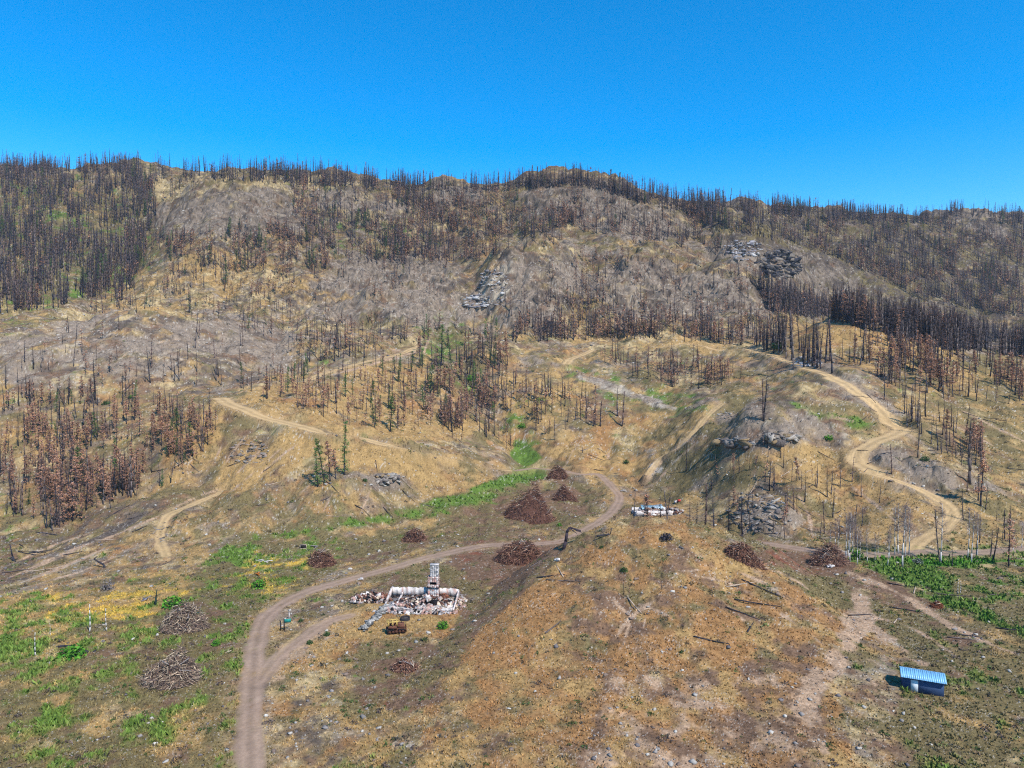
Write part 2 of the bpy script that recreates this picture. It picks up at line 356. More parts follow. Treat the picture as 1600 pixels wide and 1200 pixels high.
# right valley green strip
zone([(1325,858),(1430,856),(1600,850),(1700,850),(1700,880),(1560,880),(1480,890),(1500,930),(1600,975),(1700,1010),(1700,1040),(1600,1000),(1500,960),(1420,930),(1370,895),(1325,880)], 8, 8, lush=1.25, green=.75, gold=-.6, rock=-.6, ash=-.6, soil=-.4)
zone([(1370,880),(1600,880),(1700,880),(1700,1030),(1600,1010),(1480,950)], 12, 12, olive=.4, gold=.1, green=.75, lush=.55, rock=-.5, soil=.1, yellow=.1)
zone([(1370,950),(1500,970),(1600,1010),(1700,1060),(1700,1210),(1400,1210),(1420,1010)], 14, 16, olive=.5, green=.45, yellow=.1, rock=-.5, soil=.15)
zone([(1180,860),(1280,880),(1380,930),(1480,990),(1440,1010),(1360,960),(1270,930)], 12, 12, olive=.45, green=.25, yellow=.15, rock=-.2, dirt=.2)
# foreground hill
KN = [(690,1060),(750,990),(800,935),(880,862),(960,822),(1030,806),(1100,824),(1180,864),(1270,925),(1330,990),(1300,1060),(1340,1210),(640,1210)]
zone(KN, 9, 5, ochre=.62, gold=.36, olive=.14, green=-.5, rock=-.3, ash=-.3, soil=.26, rust=.12, straw=.05)
zone([(860,900),(1000,865),(1150,895),(1280,960),(1290,1049),(900,1049)], 22, 20, soil=.52, olive=.36, ochre=.36, gold=.2, dirt=.1)
zone([(740,1000),(800,930),(900,880),(900,960),(800,1049),(720,1049)], 14, 12, ochre=.75, rust=.3)
zone([(1000,1049),(1060,1000),(1100,950),(1150,960),(1180,1010),(1150,1049)], 12, 14, ochre=.8, gold=.6)
zone([(960,945),(1010,935),(1050,950),(1020,985),(960,1000)], 10, 16, dirt=.75, pale=.2)
zone([(950,1049),(1000,1032),(1100,1018),(1200,1030),(1280,1045),(1300,1210),(900,1210)], 8, 8, dirt=.95, soil=.45, olive=-.3, tan=.2)
zone([(1190,870),(1290,910),(1380,950),(1330,960),(1250,920)], 8, 8, yellow=.4, olive=.5, green=.35)
zone([(850,900),(880,870),(820,880),(760,930),(720,960),(690,1010),(740,990)], 6, 5, green=.4, olive=.6, soil=.75, ochre=-.3, gold=-.3, ash=.3)
zone([(700,855),(800,846),(885,838),(880,858),(840,880),(790,910),(740,900),(705,880)], 8, 8, soil=.8, rust=.95, olive=.1, gold=-.3)
zone([(1175,852),(1260,858),(1340,880),(1290,905),(1230,900),(1190,878)], 8, 8, soil=.75, rust=.9, gold=-.3)
def streak(pp, wpx, **kw):
    P = dense(pp, 12); T = np.gradient(P, axis=0); T /= np.linalg.norm(T, axis=1, keepdims=True) + 1e-9; Nn = np.stack([-T[:, 1], T[:, 0]], -1)
    tp = np.sin(np.linspace(.25, 2.9, len(P)))[:, None]; zone(np.r_[P + Nn * wpx * .5 * tp, (P - Nn * wpx * .5 * tp)[::-1]].tolist(), max(1.5, wpx * .35), max(.8, wpx * .18), **kw)
DS = dict(dirt=1.25, pale=.6)
for pp, wd in [([(1045,912),(1020,940),(985,965),(960,1000)], 7), ([(1000,945),(1040,960),(1060,975)], 7), ([(950,925),(970,950),(992,965)], 6), ([(985,965),(975,1005),(950,1035)], 7), ([(1010,960),(1000,1000),(985,1030)], 4),
    ([(1065,905),(1120,935),(1170,975),(1210,1010)], 6), ([(1075,898),(1150,915),(1230,965),(1290,1010)], 8), ([(1120,880),(1200,915),(1260,960),(1300,985)], 6), ([(1150,872),(1230,900),(1300,945)], 5), ([(1100,890),(1060,895),(1040,915)], 6),
    ([(900,940),(870,970),(830,990)], 4), ([(1250,1110),(1300,1040),(1320,1000),(1348,940)], 46), ([(1345,965),(1390,1005),(1450,1040)], 18), ([(1330,930),(1360,960),(1340,1000)], 22), ([(1300,885),(1400,925),(1500,985),(1620,1035)], 9), ([(1350,960),(1430,985),(1500,1030)], 6),
    ([(10,905),(110,860),(190,832),(260,800)], 5), ([(20,915),(100,885),(180,850)], 5), ([(0,890),(70,858),(150,830)], 4), ([(40,895),(140,850)], 3), ([(30,920),(120,895),(180,870)], 4), ([(260,800),(310,775),(360,760)], 6),
    ([(350,760),(375,735),(410,700)], 5), ([(360,770),(400,735),(440,700)], 4), ([(385,760),(430,720),(470,690)], 4), ([(345,735),(365,705),(385,680)], 4), ([(335,720),(350,690)], 5), ([(470,770),(500,740),(520,700)], 3),
    ([(1012,745),(1035,720),(1070,690),(1110,655)], 7), ([(1025,755),(1050,725),(1085,695)], 4), ([(880,735),(895,705),(915,680)], 4), ([(945,725),(955,700)], 4), ([(955,735),(948,700)], 4), ([(505,800),(520,770)], 4), ([(560,810),(575,775),(585,750)], 4),
    ([(1440,640),(1500,670),(1560,700)], 5), ([(1500,640),(1560,670),(1620,700)], 4), ([(1330,760),(1370,790),(1400,815)], 6), ([(1245,770),(1262,800),(1270,840)], 8), ([(1300,650),(1340,660)], 3), ([(180,570),(200,550),(250,535),(290,528)], 4),
    ([(660,560),(670,530),(690,500)], 8), ([(500,590),(560,575),(650,550)], 5)]: streak(pp, wd, **DS)
streak([(100,860),(170,835),(230,800)], 8, ash=1.3, rock=.8); streak([(1170,770),(1210,760),(1240,790)], 10, ash=.9)
streak([(415,1075),(440,1030),(480,990),(530,962)], 26, tan=1.0, dirt=1.0, pale=.2); streak([(420,1040),(470,985),(520,955)], 9, tan=1.4)
streak([(1320,862),(1450,880),(1600,875)], 10, lush=1.2)
# around the ruined house
zone([(480,990),(560,945),(620,950),(720,955),(740,985),(640,1010),(560,1000),(500,1049),(430,1049)], 8, 6, ochre=.6, gold=.65, soil=-.1, rock=-.6, green=-.5, olive=-.1)
zone([(430,1060),(440,1025),(510,970),(545,955),(560,965),(520,990),(490,1049)], 7, 6, tan=.9, dirt=.7, rock=.1)
zone([(560,900),(760,870),(760,930),(720,920),(560,910)], 8, 8, olive=.45, soil=.35, green=.1, gold=-.3, rock=-.3)
zone([(730,960),(800,900),(840,900),(760,980),(700,1049),(660,1049)], 10, 10, soil=.35, rust=.2, olive=.3)
# left spur
zone([(350,700),(430,680),(700,720),(780,745),(740,770),(600,740),(480,720),(420,760),(330,770)], 14, 12, gold=.5, ochre=.25, rock=-.2)
zone([(340,690),(420,680),(460,720),(430,760),(350,750)], 10, 8, soil=.4, ash=.3, pale=.15)
zone([(240,760),(420,760),(600,790),(600,815),(480,825),(380,845),(240,840)], 14, 14, olive=.25, ochre=.25, soil=.1)
zone([(250,640),(340,640),(340,720),(250,740)], 12, 10, ochre=.5, gold=.5, rock=-.2)
zone([(0,840),(200,790),(330,760),(260,800),(120,860),(0,920)], 12, 10, soil=.35, ash=.35, olive=.2, gold=-.1)
zone([(0,770),(70,830),(60,880),(0,900)], 12, 10, green=.5)
zone([(0,470),(110,470),(130,500),(60,520),(0,525)], 10, 8, green=.35, yellow=.7, rock=-.3)
zone([(0,280),(240,290),(250,420),(180,470),(0,490)], 14, 14, green=.62, yellow=.42, olive=.35, rock=-.3, gold=.1, ash=.1)
zone([(430,270),(560,285),(680,340),(700,400),(620,370),(440,305)], 12, 12, yellow=.6, straw=.35, green=.4)
zone([(500,340),(640,340),(640,400),(520,400)], 12, 12, green=.4, yellow=.25)
zone([(180,262),(440,270),(440,300),(200,330)], 12, 12, straw=.4, olive=.25)
zone([(200,420),(330,390),(460,430),(600,470),(480,480),(330,470),(120,500)], 12, 12, gold=.45, straw=.35)
zone([(370,600),(660,560),(730,650),(720,700),(560,680),(400,650)], 12, 10, gold=.45, ochre=.25, rock=-.3)
zone([(640,505),(720,480),(740,510),(700,560),(650,555)], 10, 10, yellow=.6, green=.5, straw=.2)
zone([(660,490),(720,500),(740,570),(750,640),(710,600),(660,560)], 14, 18, green=.42, olive=.35, yellow=.1)
zone([(880,560),(1000,590),(1100,620),(1160,640),(1100,650),(980,640),(900,610),(800,640),(880,590)], 10, 10, green=.5, gold=.1, pale=.1)
zone([(905,585),(960,600),(1030,622),(1060,640),(1040,640),(960,615),(900,590)], 4, 4, pale=1.0, rock=.6, green=-.2)
zone([(780,600),(900,570),(950,640),(1080,660),(1000,760),(900,740),(830,700)], 14, 12, gold=.35, ochre=.3, rock=-.15)
zone([(1020,745),(1090,660),(1150,610),(1170,650),(1110,720),(1060,790),(1010,780)], 10, 8, olive=.5, green=.15, gold=.1)
zone([(1008,700),(1022,700),(1040,740),(1012,750)], 5, 4, white=.9, dirt=.6, pale=.4)
zone([(880,500),(1050,520),(1200,540),(1160,560),(900,545)], 10, 8, gold=.5, straw=.3)
zone([(1200,500),(1300,500),(1440,520),(1500,560),(1400,560),(1240,530)], 10, 8, gold=.6, ochre=.45, rock=-.3)
zone([(1240,630),(1330,650),(1380,665),(1300,672),(1230,650)], 8, 6, lush=.6, green=.7)
zone([(1170,700),(1350,690),(1450,790),(1420,850),(1250,780)], 14, 14, ochre=.3, gold=.3)
zone([(1440,770),(1600,780),(1600,850),(1480,850)], 12, 10, gold=.3, olive=.35)
zone([(1400,560),(1600,560),(1700,600),(1700,760),(1560,740),(1420,650)], 14, 14, olive=.3, gold=.2, soil=.1)
zone([(1060,330),(1200,330),(1600,345),(1700,520),(1600,510),(1300,450),(1180,390)], 16, 14, olive=.38, ash=.35, green=.1, gold=-.1)
zone([(1172,440),(1260,470),(1450,505),(1620,530),(1620,560),(1480,545),(1330,505),(1200,485)], 8, 6, olive=.2, ash=.6, char=.45, gold=-.6, straw=-.6)
zone([(1188,384),(1215,376),(1246,390),(1266,420),(1244,440),(1204,436),(1188,408)], 5, 8, char=1.6)
zone([(845,385),(880,378),(905,388),(890,398)], 5, 5, straw=.6)
zone([(755,430),(800,415),(790,470),(750,470)], 6, 8, pale=.6, white=.35)
zone([(1140,378),(1180,385),(1190,405),(1150,400)], 5, 6, pale=.5, ash=.5)
sc_by = {'gold': 9, 'olive': 7, 'rock': 11, 'ash': 6, 'soil': 6, 'straw': 8, 'green': 6, 'pale': 4, 'ochre': 8, 'white': 2.2, 'dirt': 5, 'rust': 6,
         'yellow': 5, 'lush': 5, 'tan': 5, 'char': 6}
gb = sstep(190, 330, Y)
def nf(scale, octs, seed, gain):
    return fbm(X, Y * .85, scale * .55, octs, seed, gain) * (1 - gb) * 1.0 + fbm(X, Y * .8 + Z * .9, scale * 1.5, octs + 1, seed, gain) * gb * (1.15 - .15 * gb)
best = []
for i, k in enumerate(names):
    n = nf(sc_by[k], 5, 100 + i * 7, .62)
    best.append(Wt[k] + n * 1.15)
A = np.stack(best); A -= A.max(0)
E = np.exp(A * 9.0); E /= E.sum(0)
C = np.tensordot(E, PAL, axes=([0], [0]))
C_mix = E
# roads
main_c = lin(160, 134, 114); track_c = lin(196, 164, 118)
rc = np.where((RK == 2)[..., None], track_c, main_c)
rut = (1 + .22 * fbm(X, Y, 3, 5, 61, .65) + .14 * np.exp(-((RD - .5) / .17) ** 2) - .16 * np.exp(-(RD / .22) ** 2) - .1 * sstep(.7, 1.05, RD))[..., None]
RMn = np.clip(RM, 0, 1)[..., None]
tintr = (RG * .35)[..., None] * (1 - RMn)
C = C * (1 - tintr) + lin(178, 148, 110) * tintr
RMn = RMn * (1 - .5 * sstep(.1, .5, nf(3.5, 4, 63, .6))[..., None] * (.35 + .65 * (np.abs(RD - .5) > .3))[..., None])
C = C * (1 - RMn * .92) + rc * rut * RMn * .92
# fine mottling: pebbles, tufts, litter
gr = nf(1.6, 4, 71, .75); gr2 = rs.rand(*X.shape) * 2 - 1
C = C * np.clip(1 + ((.55 + .25 * far) * gr + (.12 + .1 * far) * gr2)[..., None] * (1 - .75 * RMn), .25, 2)
ALB = 0.80 - .20 * sstep(480, 800, Y)[..., None]
sp = rs.rand(*X.shape); spn = np.clip(nf(5, 3, 77, .5) + .5, 0, 1)
onr = 1 - np.clip(RM * 1.3, 0, 1)
C = C * (1 - (.55 * (sp < .02 + .03 * far + .10 * spn * (nf(12, 3, 79, .5) > 0)) * onr)[..., None])
C = C + ((lin(200, 190, 176) - C) * (.6 * (sp > 1 - .012 - .05 * (nf(8, 3, 83, .6) > .15)) * onr)[..., None])
C = np.clip(C * ALB, .01, .8)

# ------------------------------------------------------------------ materials
def new_mat(name):
    m = bpy.data.materials.new(name); m.use_nodes = True
    return m, m.node_tree.nodes, m.node_tree.links, m.node_tree.nodes['Principled BSDF']
def mat_attr(name, rough=.95, nscale=None, namt=.35, bump=0.0, bscale=2.0, spec=.15, vary=0):
    m, n, l, b = new_mat(name)
    b.inputs['Roughness'].default_value = rough; b.inputs['Specular IOR Level'].default_value = spec
    a = n.new('ShaderNodeAttribute'); a.attribute_name = 'Col'
    out = a.outputs['Color']
    if nscale:
        t = n.new('ShaderNodeTexCoord'); nt = n.new('ShaderNodeTexNoise'); nt.inputs['Scale'].default_value = nscale; nt.inputs['Detail'].default_value = 5
        nt.inputs['Roughness'].default_value = .7
        mr = n.new('ShaderNodeMapRange'); mr.inputs[1].default_value = .3; mr.inputs[2].default_value = .7; mr.inputs[3].default_value = 1 - namt; mr.inputs[4].default_value = 1 + namt
        mx = n.new('ShaderNodeVectorMath'); mx.operation = 'SCALE'
        l.new(t.outputs['Object'], nt.inputs['Vector']); l.new(nt.outputs[0], mr.inputs[0]); l.new(out, mx.inputs[0]); l.new(mr.outputs[0], mx.inputs['Scale'])
        out = mx.outputs[0]
        if bump:
            bp = n.new('ShaderNodeBump'); bp.inputs['Strength'].default_value = bump; bp.inputs['Distance'].default_value = .5
            nb = n.new('ShaderNodeTexNoise'); nb.inputs['Scale'].default_value = bscale; nb.inputs['Detail'].default_value = 6; nb.inputs['Roughness'].default_value = .75
            l.new(t.outputs['Object'], nb.inputs['Vector']); l.new(nb.outputs[0], bp.inputs['Height']); l.new(bp.outputs[0], b.inputs['Normal'])
    if vary:
        oi = n.new('ShaderNodeObjectInfo'); mv = n.new('ShaderNodeMapRange'); mv.inputs[3].default_value = 1 - vary; mv.inputs[4].default_value = 1 + vary * 1.3
        sv = n.new('ShaderNodeVectorMath'); sv.operation = 'SCALE'; l.new(oi.outputs['Random'], mv.inputs[0]); l.new(out, sv.inputs[0]); l.new(mv.outputs[0], sv.inputs['Scale']); out = sv.outputs[0]
    l.new(out, b.inputs['Base Color'])
    return m
M_ground = mat_attr('ground_cover', .96, 2.2, .38, .55, 1.4, .1)
M_road = mat_attr('dirt_surface', .95, 1.5, .14, .3, 2.0, .1)
M_attr = mat_attr('mixed_matter', .92, 3.0, .22)

def build_mesh(name, V, F, mat, col=None, nverts=3, smooth=False):
    """V (n,3) float, F (m,k) int"""
    me = bpy.data.meshes.new(name)
    V = np.ascontiguousarray(V, np.float32); F = np.ascontiguousarray(F, np.int32); k = F.shape[1]
    me.vertices.add(len(V)); me.vertices.foreach_set('co', V.ravel())
    me.loops.add(F.size); me.loops.foreach_set('vertex_index', F.ravel())
    me.polygons.add(len(F)); me.polygons.foreach_set('loop_start', np.arange(0, F.size, k, dtype=np.int32))
    me.polygons.foreach_set('loop_total', np.full(len(F), k, np.int32))
    if smooth: me.polygons.foreach_set('use_smooth', np.ones(len(F), bool))
    me.update(calc_edges=True)
    if col is not None:
        a = me.color_attributes.new('Col', 'FLOAT_COLOR', 'POINT')
        a.data.foreach_set('color', np.c_[col, np.ones(len(col))].astype(np.float32).ravel())
    me.materials.append(mat)
    return me
def link(name, me, parent=None, **props):
    o = bpy.data.objects.new(name, me); COL.objects.link(o)
    if parent is not None: o.parent = parent
    for k, v in props.items(): o[k] = v
    return o

# split the terrain sheet into ground, hillside, mountain and roads (faces share the same grid)
idx = np.arange(NU * NV).reshape(NV, NU)
Fq = np.stack([idx[:-1, :-1], idx[:-1, 1:], idx[1:, 1:], idx[1:, :-1]], -1).reshape(-1, 4)
VX = np.stack([X, Y, Z + CZ], -1).reshape(-1, 3); VC = C.reshape(-1, 3)
rk = RK[:-1, :-1].ravel(); yy = Y[:-1, :-1].ravel(); zz = (Z[:-1, :-1]).ravel(); lowflat = (zz < -51) & (yy < 340)
hf = (hillF[:-1, :-1].ravel() > .5) & (rk == 0)
cls = np.where(rk == 1, 1, np.where(rk == 2, 2, np.where(hf, 5, np.where(lowflat, 0, np.where(yy < 480, 3, 4)))))
# class regions are kept in large pieces
for c, nm, mt in ((0, 'ground', M_ground), (1, 'dirt_road', M_road), (2, 'hillside_track', M_road), (3, 'hill_slope', M_ground), (4, 'mountain', M_ground), (5, 'foreground_hill', M_ground)):
    f = Fq[cls == c]
    if len(f) == 0: continue
    used, inv = np.unique(f, return_inverse=True)
    me = build_mesh(nm, VX[used], inv.reshape(-1, 4), mt, VC[used], 4, True)
    # shared normals across the split: use the whole sheet's normals
    link(nm, me, kind='structure')
def sheet_normals():
    P = VX.reshape(NV, NU, 3)
    du = np.gradient(P, axis=1); dv = np.gradient(P, axis=0)
    n = np.cross(du, dv); n /= np.linalg.norm(n, axis=-1, keepdims=True)
    return n
NRM = sheet_normals()
def slope_at(x, y):
    return bil(NRM[..., 2], x / y, np.log(y), u1, v1)
def colour_at(x, y):
    ia = np.clip(np.round(np.interp(x / y, u1, np.arange(NU))), 0, NU - 1).astype(int); ib = np.clip(np.round(np.interp(np.log(y), v1, np.arange(NV))), 0, NV - 1).astype(int)
    return C[ib, ia], RM[ib, ia], E[:, ib, ia]


# ------------------------------------------------------------------ mesh building blocks
def sticks(P0, P1, R0, R1, n=3):
    P0 = np.asarray(P0, float); P1 = np.asarray(P1, float); m = len(P0)
    R0 = np.broadcast_to(np.asarray(R0, float), (m,)); R1 = np.broadcast_to(np.asarray(R1, float), (m,))
    d = P1 - P0; L = np.linalg.norm(d, axis=1, keepdims=True) + 1e-9; d = d / L
    ref = np.where(np.abs(d[:, 2:3]) > .9, [[1, 0, 0]], [[0, 0, 1]]); a = np.cross(d, ref); a /= np.linalg.norm(a, axis=1, keepdims=True); b = np.cross(d, a)
    th = np.arange(n) / n * 2 * math.pi
    ring = a[:, None] * np.cos(th)[None, :, None] + b[:, None] * np.sin(th)[None, :, None]
    V = np.concatenate([P0[:, None] + ring * R0[:, None, None], P1[:, None] + ring * R1[:, None, None]], 1)
    i = np.arange(n); j = (i + 1) % n
    f = [np.stack([i, j, j + n], -1), np.stack([i, j + n, i + n], -1)]
    for q in range(1, n - 1): f.append(np.array([[n, n + q, n + q + 1]])); f.append(np.array([[0, q + 1, q]]))
    f = np.concatenate(f)
    F = f[None] + (np.arange(m) * 2 * n)[:, None, None]
    return V.reshape(-1, 3), F.reshape(-1, 3)
def tris(Cn, size, up=.35, rg=rs):
    """one ragged triangle around every centre"""
    m = len(Cn); size = np.broadcast_to(size, (m,))
    D = rg.randn(m, 3, 3); D[..., 2] *= up; D -= D.mean(1, keepdims=True); D /= np.linalg.norm(D, axis=-1, keepdims=True) + 1e-9
    V = Cn[:, None] + D * size[:, None, None] * (.6 + .8 * rg.rand(m, 3, 1))
    return V.reshape(-1, 3), np.arange(3 * m).reshape(-1, 3)
def cat(parts):
    Vs, Fs, Cs = [], [], []; o = 0
    for V, F, c in parts:
        Vs.append(V); Fs.append(F + o); o += len(V)
        c = np.asarray(c, float); Cs.append(np.broadcast_to(c, (len(V), 3)))
    return np.concatenate(Vs), np.concatenate(Fs), np.concatenate(Cs)
def percol(base, m, k, var=.25, rg=rs):
    """colour per element of k verts"""
    f = 1 + var * (rg.rand(m, 1) * 2 - 1); return np.repeat(np.asarray(base)[None] * f, k, 0)

DARK = lin(56, 54, 60) * .9; GREYW = lin(112, 100, 96) * .7; BROWNW = lin(104, 86, 80) * .8
RUSTS = [lin(130, 94, 76), lin(138, 104, 78), lin(108, 88, 80), lin(142, 104, 76), lin(122, 82, 64), lin(98, 84, 78)]
GREENS = [lin(74, 96, 50), lin(88, 110, 56), lin(64, 84, 50)]

def trunk_geo(rg, lean=.03, r=.016, col=DARK, broken=False, n=6):
    """unit-height tapered trunk with a slight bend"""
    k = 5; t = np.linspace(0, 1, k + 1); ph = rg.rand() * 6.28
    ax = np.stack([lean * t * math.cos(ph) + .008 * np.sin(t * 5 + ph), lean * t * math.sin(ph) + .008 * np.cos(t * 4 + ph), t], -1); ax[0, :2] = 0; ax[:, 2] -= .01
    rr = r * (1.15 - .95 * t ** .9); 
    if broken: rr = r * (1.15 - .55 * t)
    parts = []
    V, F = sticks(ax[:-1], ax[1:], rr[:-1], rr[1:], n)
    return V, F, ax
def branches_geo(rg, ax, nb, z0, L0, r=.0035, droop=-.25, n=3):
    t = z0 + (1 - z0) * rg.rand(nb) ** .9 * .97
    base = np.stack([np.interp(t, ax[:, 2], ax[:, 0]), np.interp(t, ax[:, 2], ax[:, 1]), t], -1)
    a = rg.rand(nb) * 6.28; L = L0 * (1.05 - .85 * t) * (.35 + .9 * rg.rand(nb))
    tip = base + np.stack([np.cos(a) * L, np.sin(a) * L, L * (droop + .5 * rg.rand(nb))], -1)
    V, F = sticks(base, tip, r, r * .35, n)
    return V, F, base, tip
def snag_variant(k, far=False):
    rg = np.random.RandomState(100 + k); col = [DARK, DARK * .8, DARK * 1.3, BROWNW, GREYW, DARK][k % 6]
    V, F, ax = trunk_geo(rg, .02 + .07 * rg.rand(), (.020 if far else .0135) + .004 * rg.rand(), broken=(k % 5 == 4), n=3 if far else 6)
    nb = (rg.randint(18, 34) if far else rg.randint(36, 80)); z0 = [.12, .3, .45, .08, .5, .2][k % 6]
    Vb, Fb, b, tp = branches_geo(rg, ax, nb, z0, [.19, .15, .13, .22, .09, .18][k % 6], .0072 if far else .0040)
    bc = col * .6 + BROWNW * .7
    if not far:
        # twigs
        q = b + (tp - b) * (.35 + .6 * rg.rand(nb, 1)); V2, F2 = sticks(q, q + rg.randn(nb, 3) * .016, .0022, .001, 3)
        Vb, Fb, cb = cat([(Vb, Fb, bc), (V2, F2, bc)])
    else: cb = np.broadcast_to(bc, (len(Vb), 3))
    return (V, F, np.broadcast_to(col, (len(V), 3))), (Vb, Fb, cb)
def needle_variant(k, far=False, green=False):
    rg = np.random.RandomState(300 + k + (50 if green else 0))
    V, F, ax = trunk_geo(rg, .02 + .03 * rg.rand(), .014, n=3 if far else 6)
    nb = (14 if far else 46) if not green else (18 if far else 70); z0 = [.12, .22, .35, .08][k % 4] if not green else .06
    L0 = [.25, .21, .19, .28][k % 4] if not green else [.17, .15, .20, .17][k % 4]
    Vb, Fb, b, tp = branches_geo(rg, ax, nb, z0, L0, .005 if far else .003)
    per = (10 if far else 34) if not green else (9 if far else 14)
    s = rg.rand(nb * per, 1) ** .7; cn = np.repeat(b, per, 0) * (1 - s) + np.repeat(tp, per, 0) * s + rg.randn(nb * per, 3) * .011
    keep = rg.rand(len(cn)) < (.85 if not green else 1)
    cn = cn[keep]; size = (.030 if far else .0135) * (1 if not green else 1.0)
    Vl, Fl = tris(cn, size, .6, rg)
    pal = GREENS if green else RUSTS
    c = np.repeat(np.array([pal[rg.randint(len(pal))] * (.6 + .7 * rg.rand()) for _ in range(len(cn))]), 3, 0) * (1.25 if green else 1.9)
    cat_ = cat([(Vb, Fb, DARK), (Vl, Fl, c)])
    return (V, F, np.broadcast_to(DARK, (len(V), 3))), cat_
M_bark = mat_attr('charred_bark', .95, 1.5, .3)
M_needles = mat_attr('needles', .9, 1.2, .2)
M_barkV = mat_attr('charred_bark_tree', .95, 1.5, .3, vary=.3); M_needlesV = mat_attr('needles_tree', .9, 1.2, .2, vary=.28)
NSN, NND = 12, 8
snN = [snag_variant(k) for k in range(NSN)]; snF = [snag_variant(k, True) for k in range(NSN)]
ndN = [needle_variant(k) for k in range(NND)]; ndF = [needle_variant(k, True) for k in range(NND)]
gnN = [needle_variant(k, False, True) for k in range(4)]; gnF = [needle_variant(k, True, True) for k in range(4)]

# ------------------------------------------------------------------ forest: standing trees by zone (polygon of tree feet, count, [snag, rust, green], heights)
TZ = [
 ([(0,258),(190,256),(400,266),(480,266),(600,286),(760,292),(830,282),(900,280),(960,294),(1050,312),(1150,318),(1250,325),(1350,334),(1450,342),(1500,328),(1600,338),(1600,352),(1480,352),(1250,340),(1050,330),(900,290),(760,302),(600,298),(400,285),(190,272),(0,272)], 2600, (.95,.03,.02), (8, 24)),
 ([(0,272),(250,275),(250,330),(200,470),(0,490)], 1250, (.93,.05,.02), (14, 24)),
 ([(190,275),(440,280),(600,298),(730,305),(700,420),(560,410),(440,380),(460,300),(330,288),(240,320),(220,330)], 950, (.62,.34,.04), (11, 20)),
 ([(240,372),(340,360),(470,350),(620,380),(640,418),(400,432),(330,420),(230,405)], 330, (.4,.54,.06), (11, 20)),
 ([(620,300),(860,310),(900,345),(880,385),(740,410),(620,400)], 600, (.4,.58,.02), (10, 19)),
 ([(860,300),(1060,330),(1160,372),(1200,400),(1130,400),(1000,385),(860,350)], 420, (.6,.39,.01), (10, 18)),
 ([(1060,330),(1600,355),(1600,500),(1440,470),(1300,400),(1200,375),(1100,350)], 1700, (.7,.28,.02), (11, 20)),
 ([(1180,445),(1260,470),(1450,505),(1610,530),(1610,560),(1480,548),(1330,510),(1200,485)], 1000, (.93,.07,0), (14, 24)),
 ([(780,470),(900,400),(1020,400),(1180,430),(1250,490),(1240,530),(1000,522),(800,524)], 560, (.5,.49,.01), (10, 18)),
 ([(800,510),(1000,515),(1230,530),(1220,545),(1000,530),(800,535)], 210, (.5,.5,0), (12, 20)),
 ([(640,530),(700,505),(760,500),(800,560),(770,650),(700,680),(660,600)], 240, (.46,.42,.12), (10, 20)),
 ([(190,400),(380,420),(620,400),(700,440),(640,540),(480,570),(330,500),(200,490),(120,490)], 460, (.4,.58,.02), (7, 15)),
 ([(0,540),(90,505),(330,500),(480,520),(480,600),(0,610)], 90, (.6,.38,.02), (7, 14)),
 ([(430,500),(600,500),(650,535),(560,570),(460,560)], 90, (.7,.3,0), (8, 16)),
 ([(0,630),(90,600),(200,620),(330,640),(335,690),(270,760),(160,790),(80,830),(0,800)], 420, (.34,.60,.06), (7, 15)),
 ([(60,760),(160,740),(240,770),(160,800),(80,835),(50,820)], 50, (.4,.6,.0), (10, 17)),
 ([(370,600),(420,590),(560,570),(650,570),(720,650),(715,690),(640,672),(560,668),(400,625)], 230, (.28,.64,.08), (7, 14)),
 ([(760,600),(850,600),(930,620),(945,668),(870,690),(800,660)], 120, (.5,.5,0), (8, 15)),
 ([(930,560),(1000,560),(1160,580),(1165,600),(1070,610),(990,590)], 130, (.35,.65,0), (8, 16)),
 ([(700,600),(760,600),(800,680),(830,710),(780,700),(730,660)], 50, (.6,.3,.1), (8, 14)),
 ([(1190,545),(1240,540),(1300,560),(1290,578),(1230,568)], 46, (1,0,0), (17, 26)),
 ([(1300,560),(1450,560),(1620,600),(1620,640),(1480,625),(1380,600)], 150, (.62,.38,0), (11, 21)),
 ([(1290,520),(1440,530),(1590,580),(1590,600),(1400,560)], 100, (.66,.34,0), (9, 18)),
 ([(1410,640),(1480,660),(1540,700),(1540,750),(1470,712),(1420,690)], 56, (.7,.3,0), (7, 15)),
 ([(1380,590),(1440,600),(1420,650),(1380,640)], 16, (1,0,0), (7, 12)),
 ([(1080,760),(1230,740),(1400,740),(1340,850),(1240,850),(1110,830)], 46, (.7,.3,0), (5, 11)),
 ([(1110,700),(1230,690),(1240,740),(1120,750)], 14, (.9,.1,0), (5, 10)),
 ([(1480,760),(1600,770),(1600,880),(1500,880)], 16, (.9,.1,0), (5, 11)),
 ([(380,720),(560,700),(700,740),(560,790),(400,790)], 6, (1,0,0), (3, 6)),
 ([(700,660),(760,690),(720,705)], 8, (.7,.2,.1), (6, 10)),
]
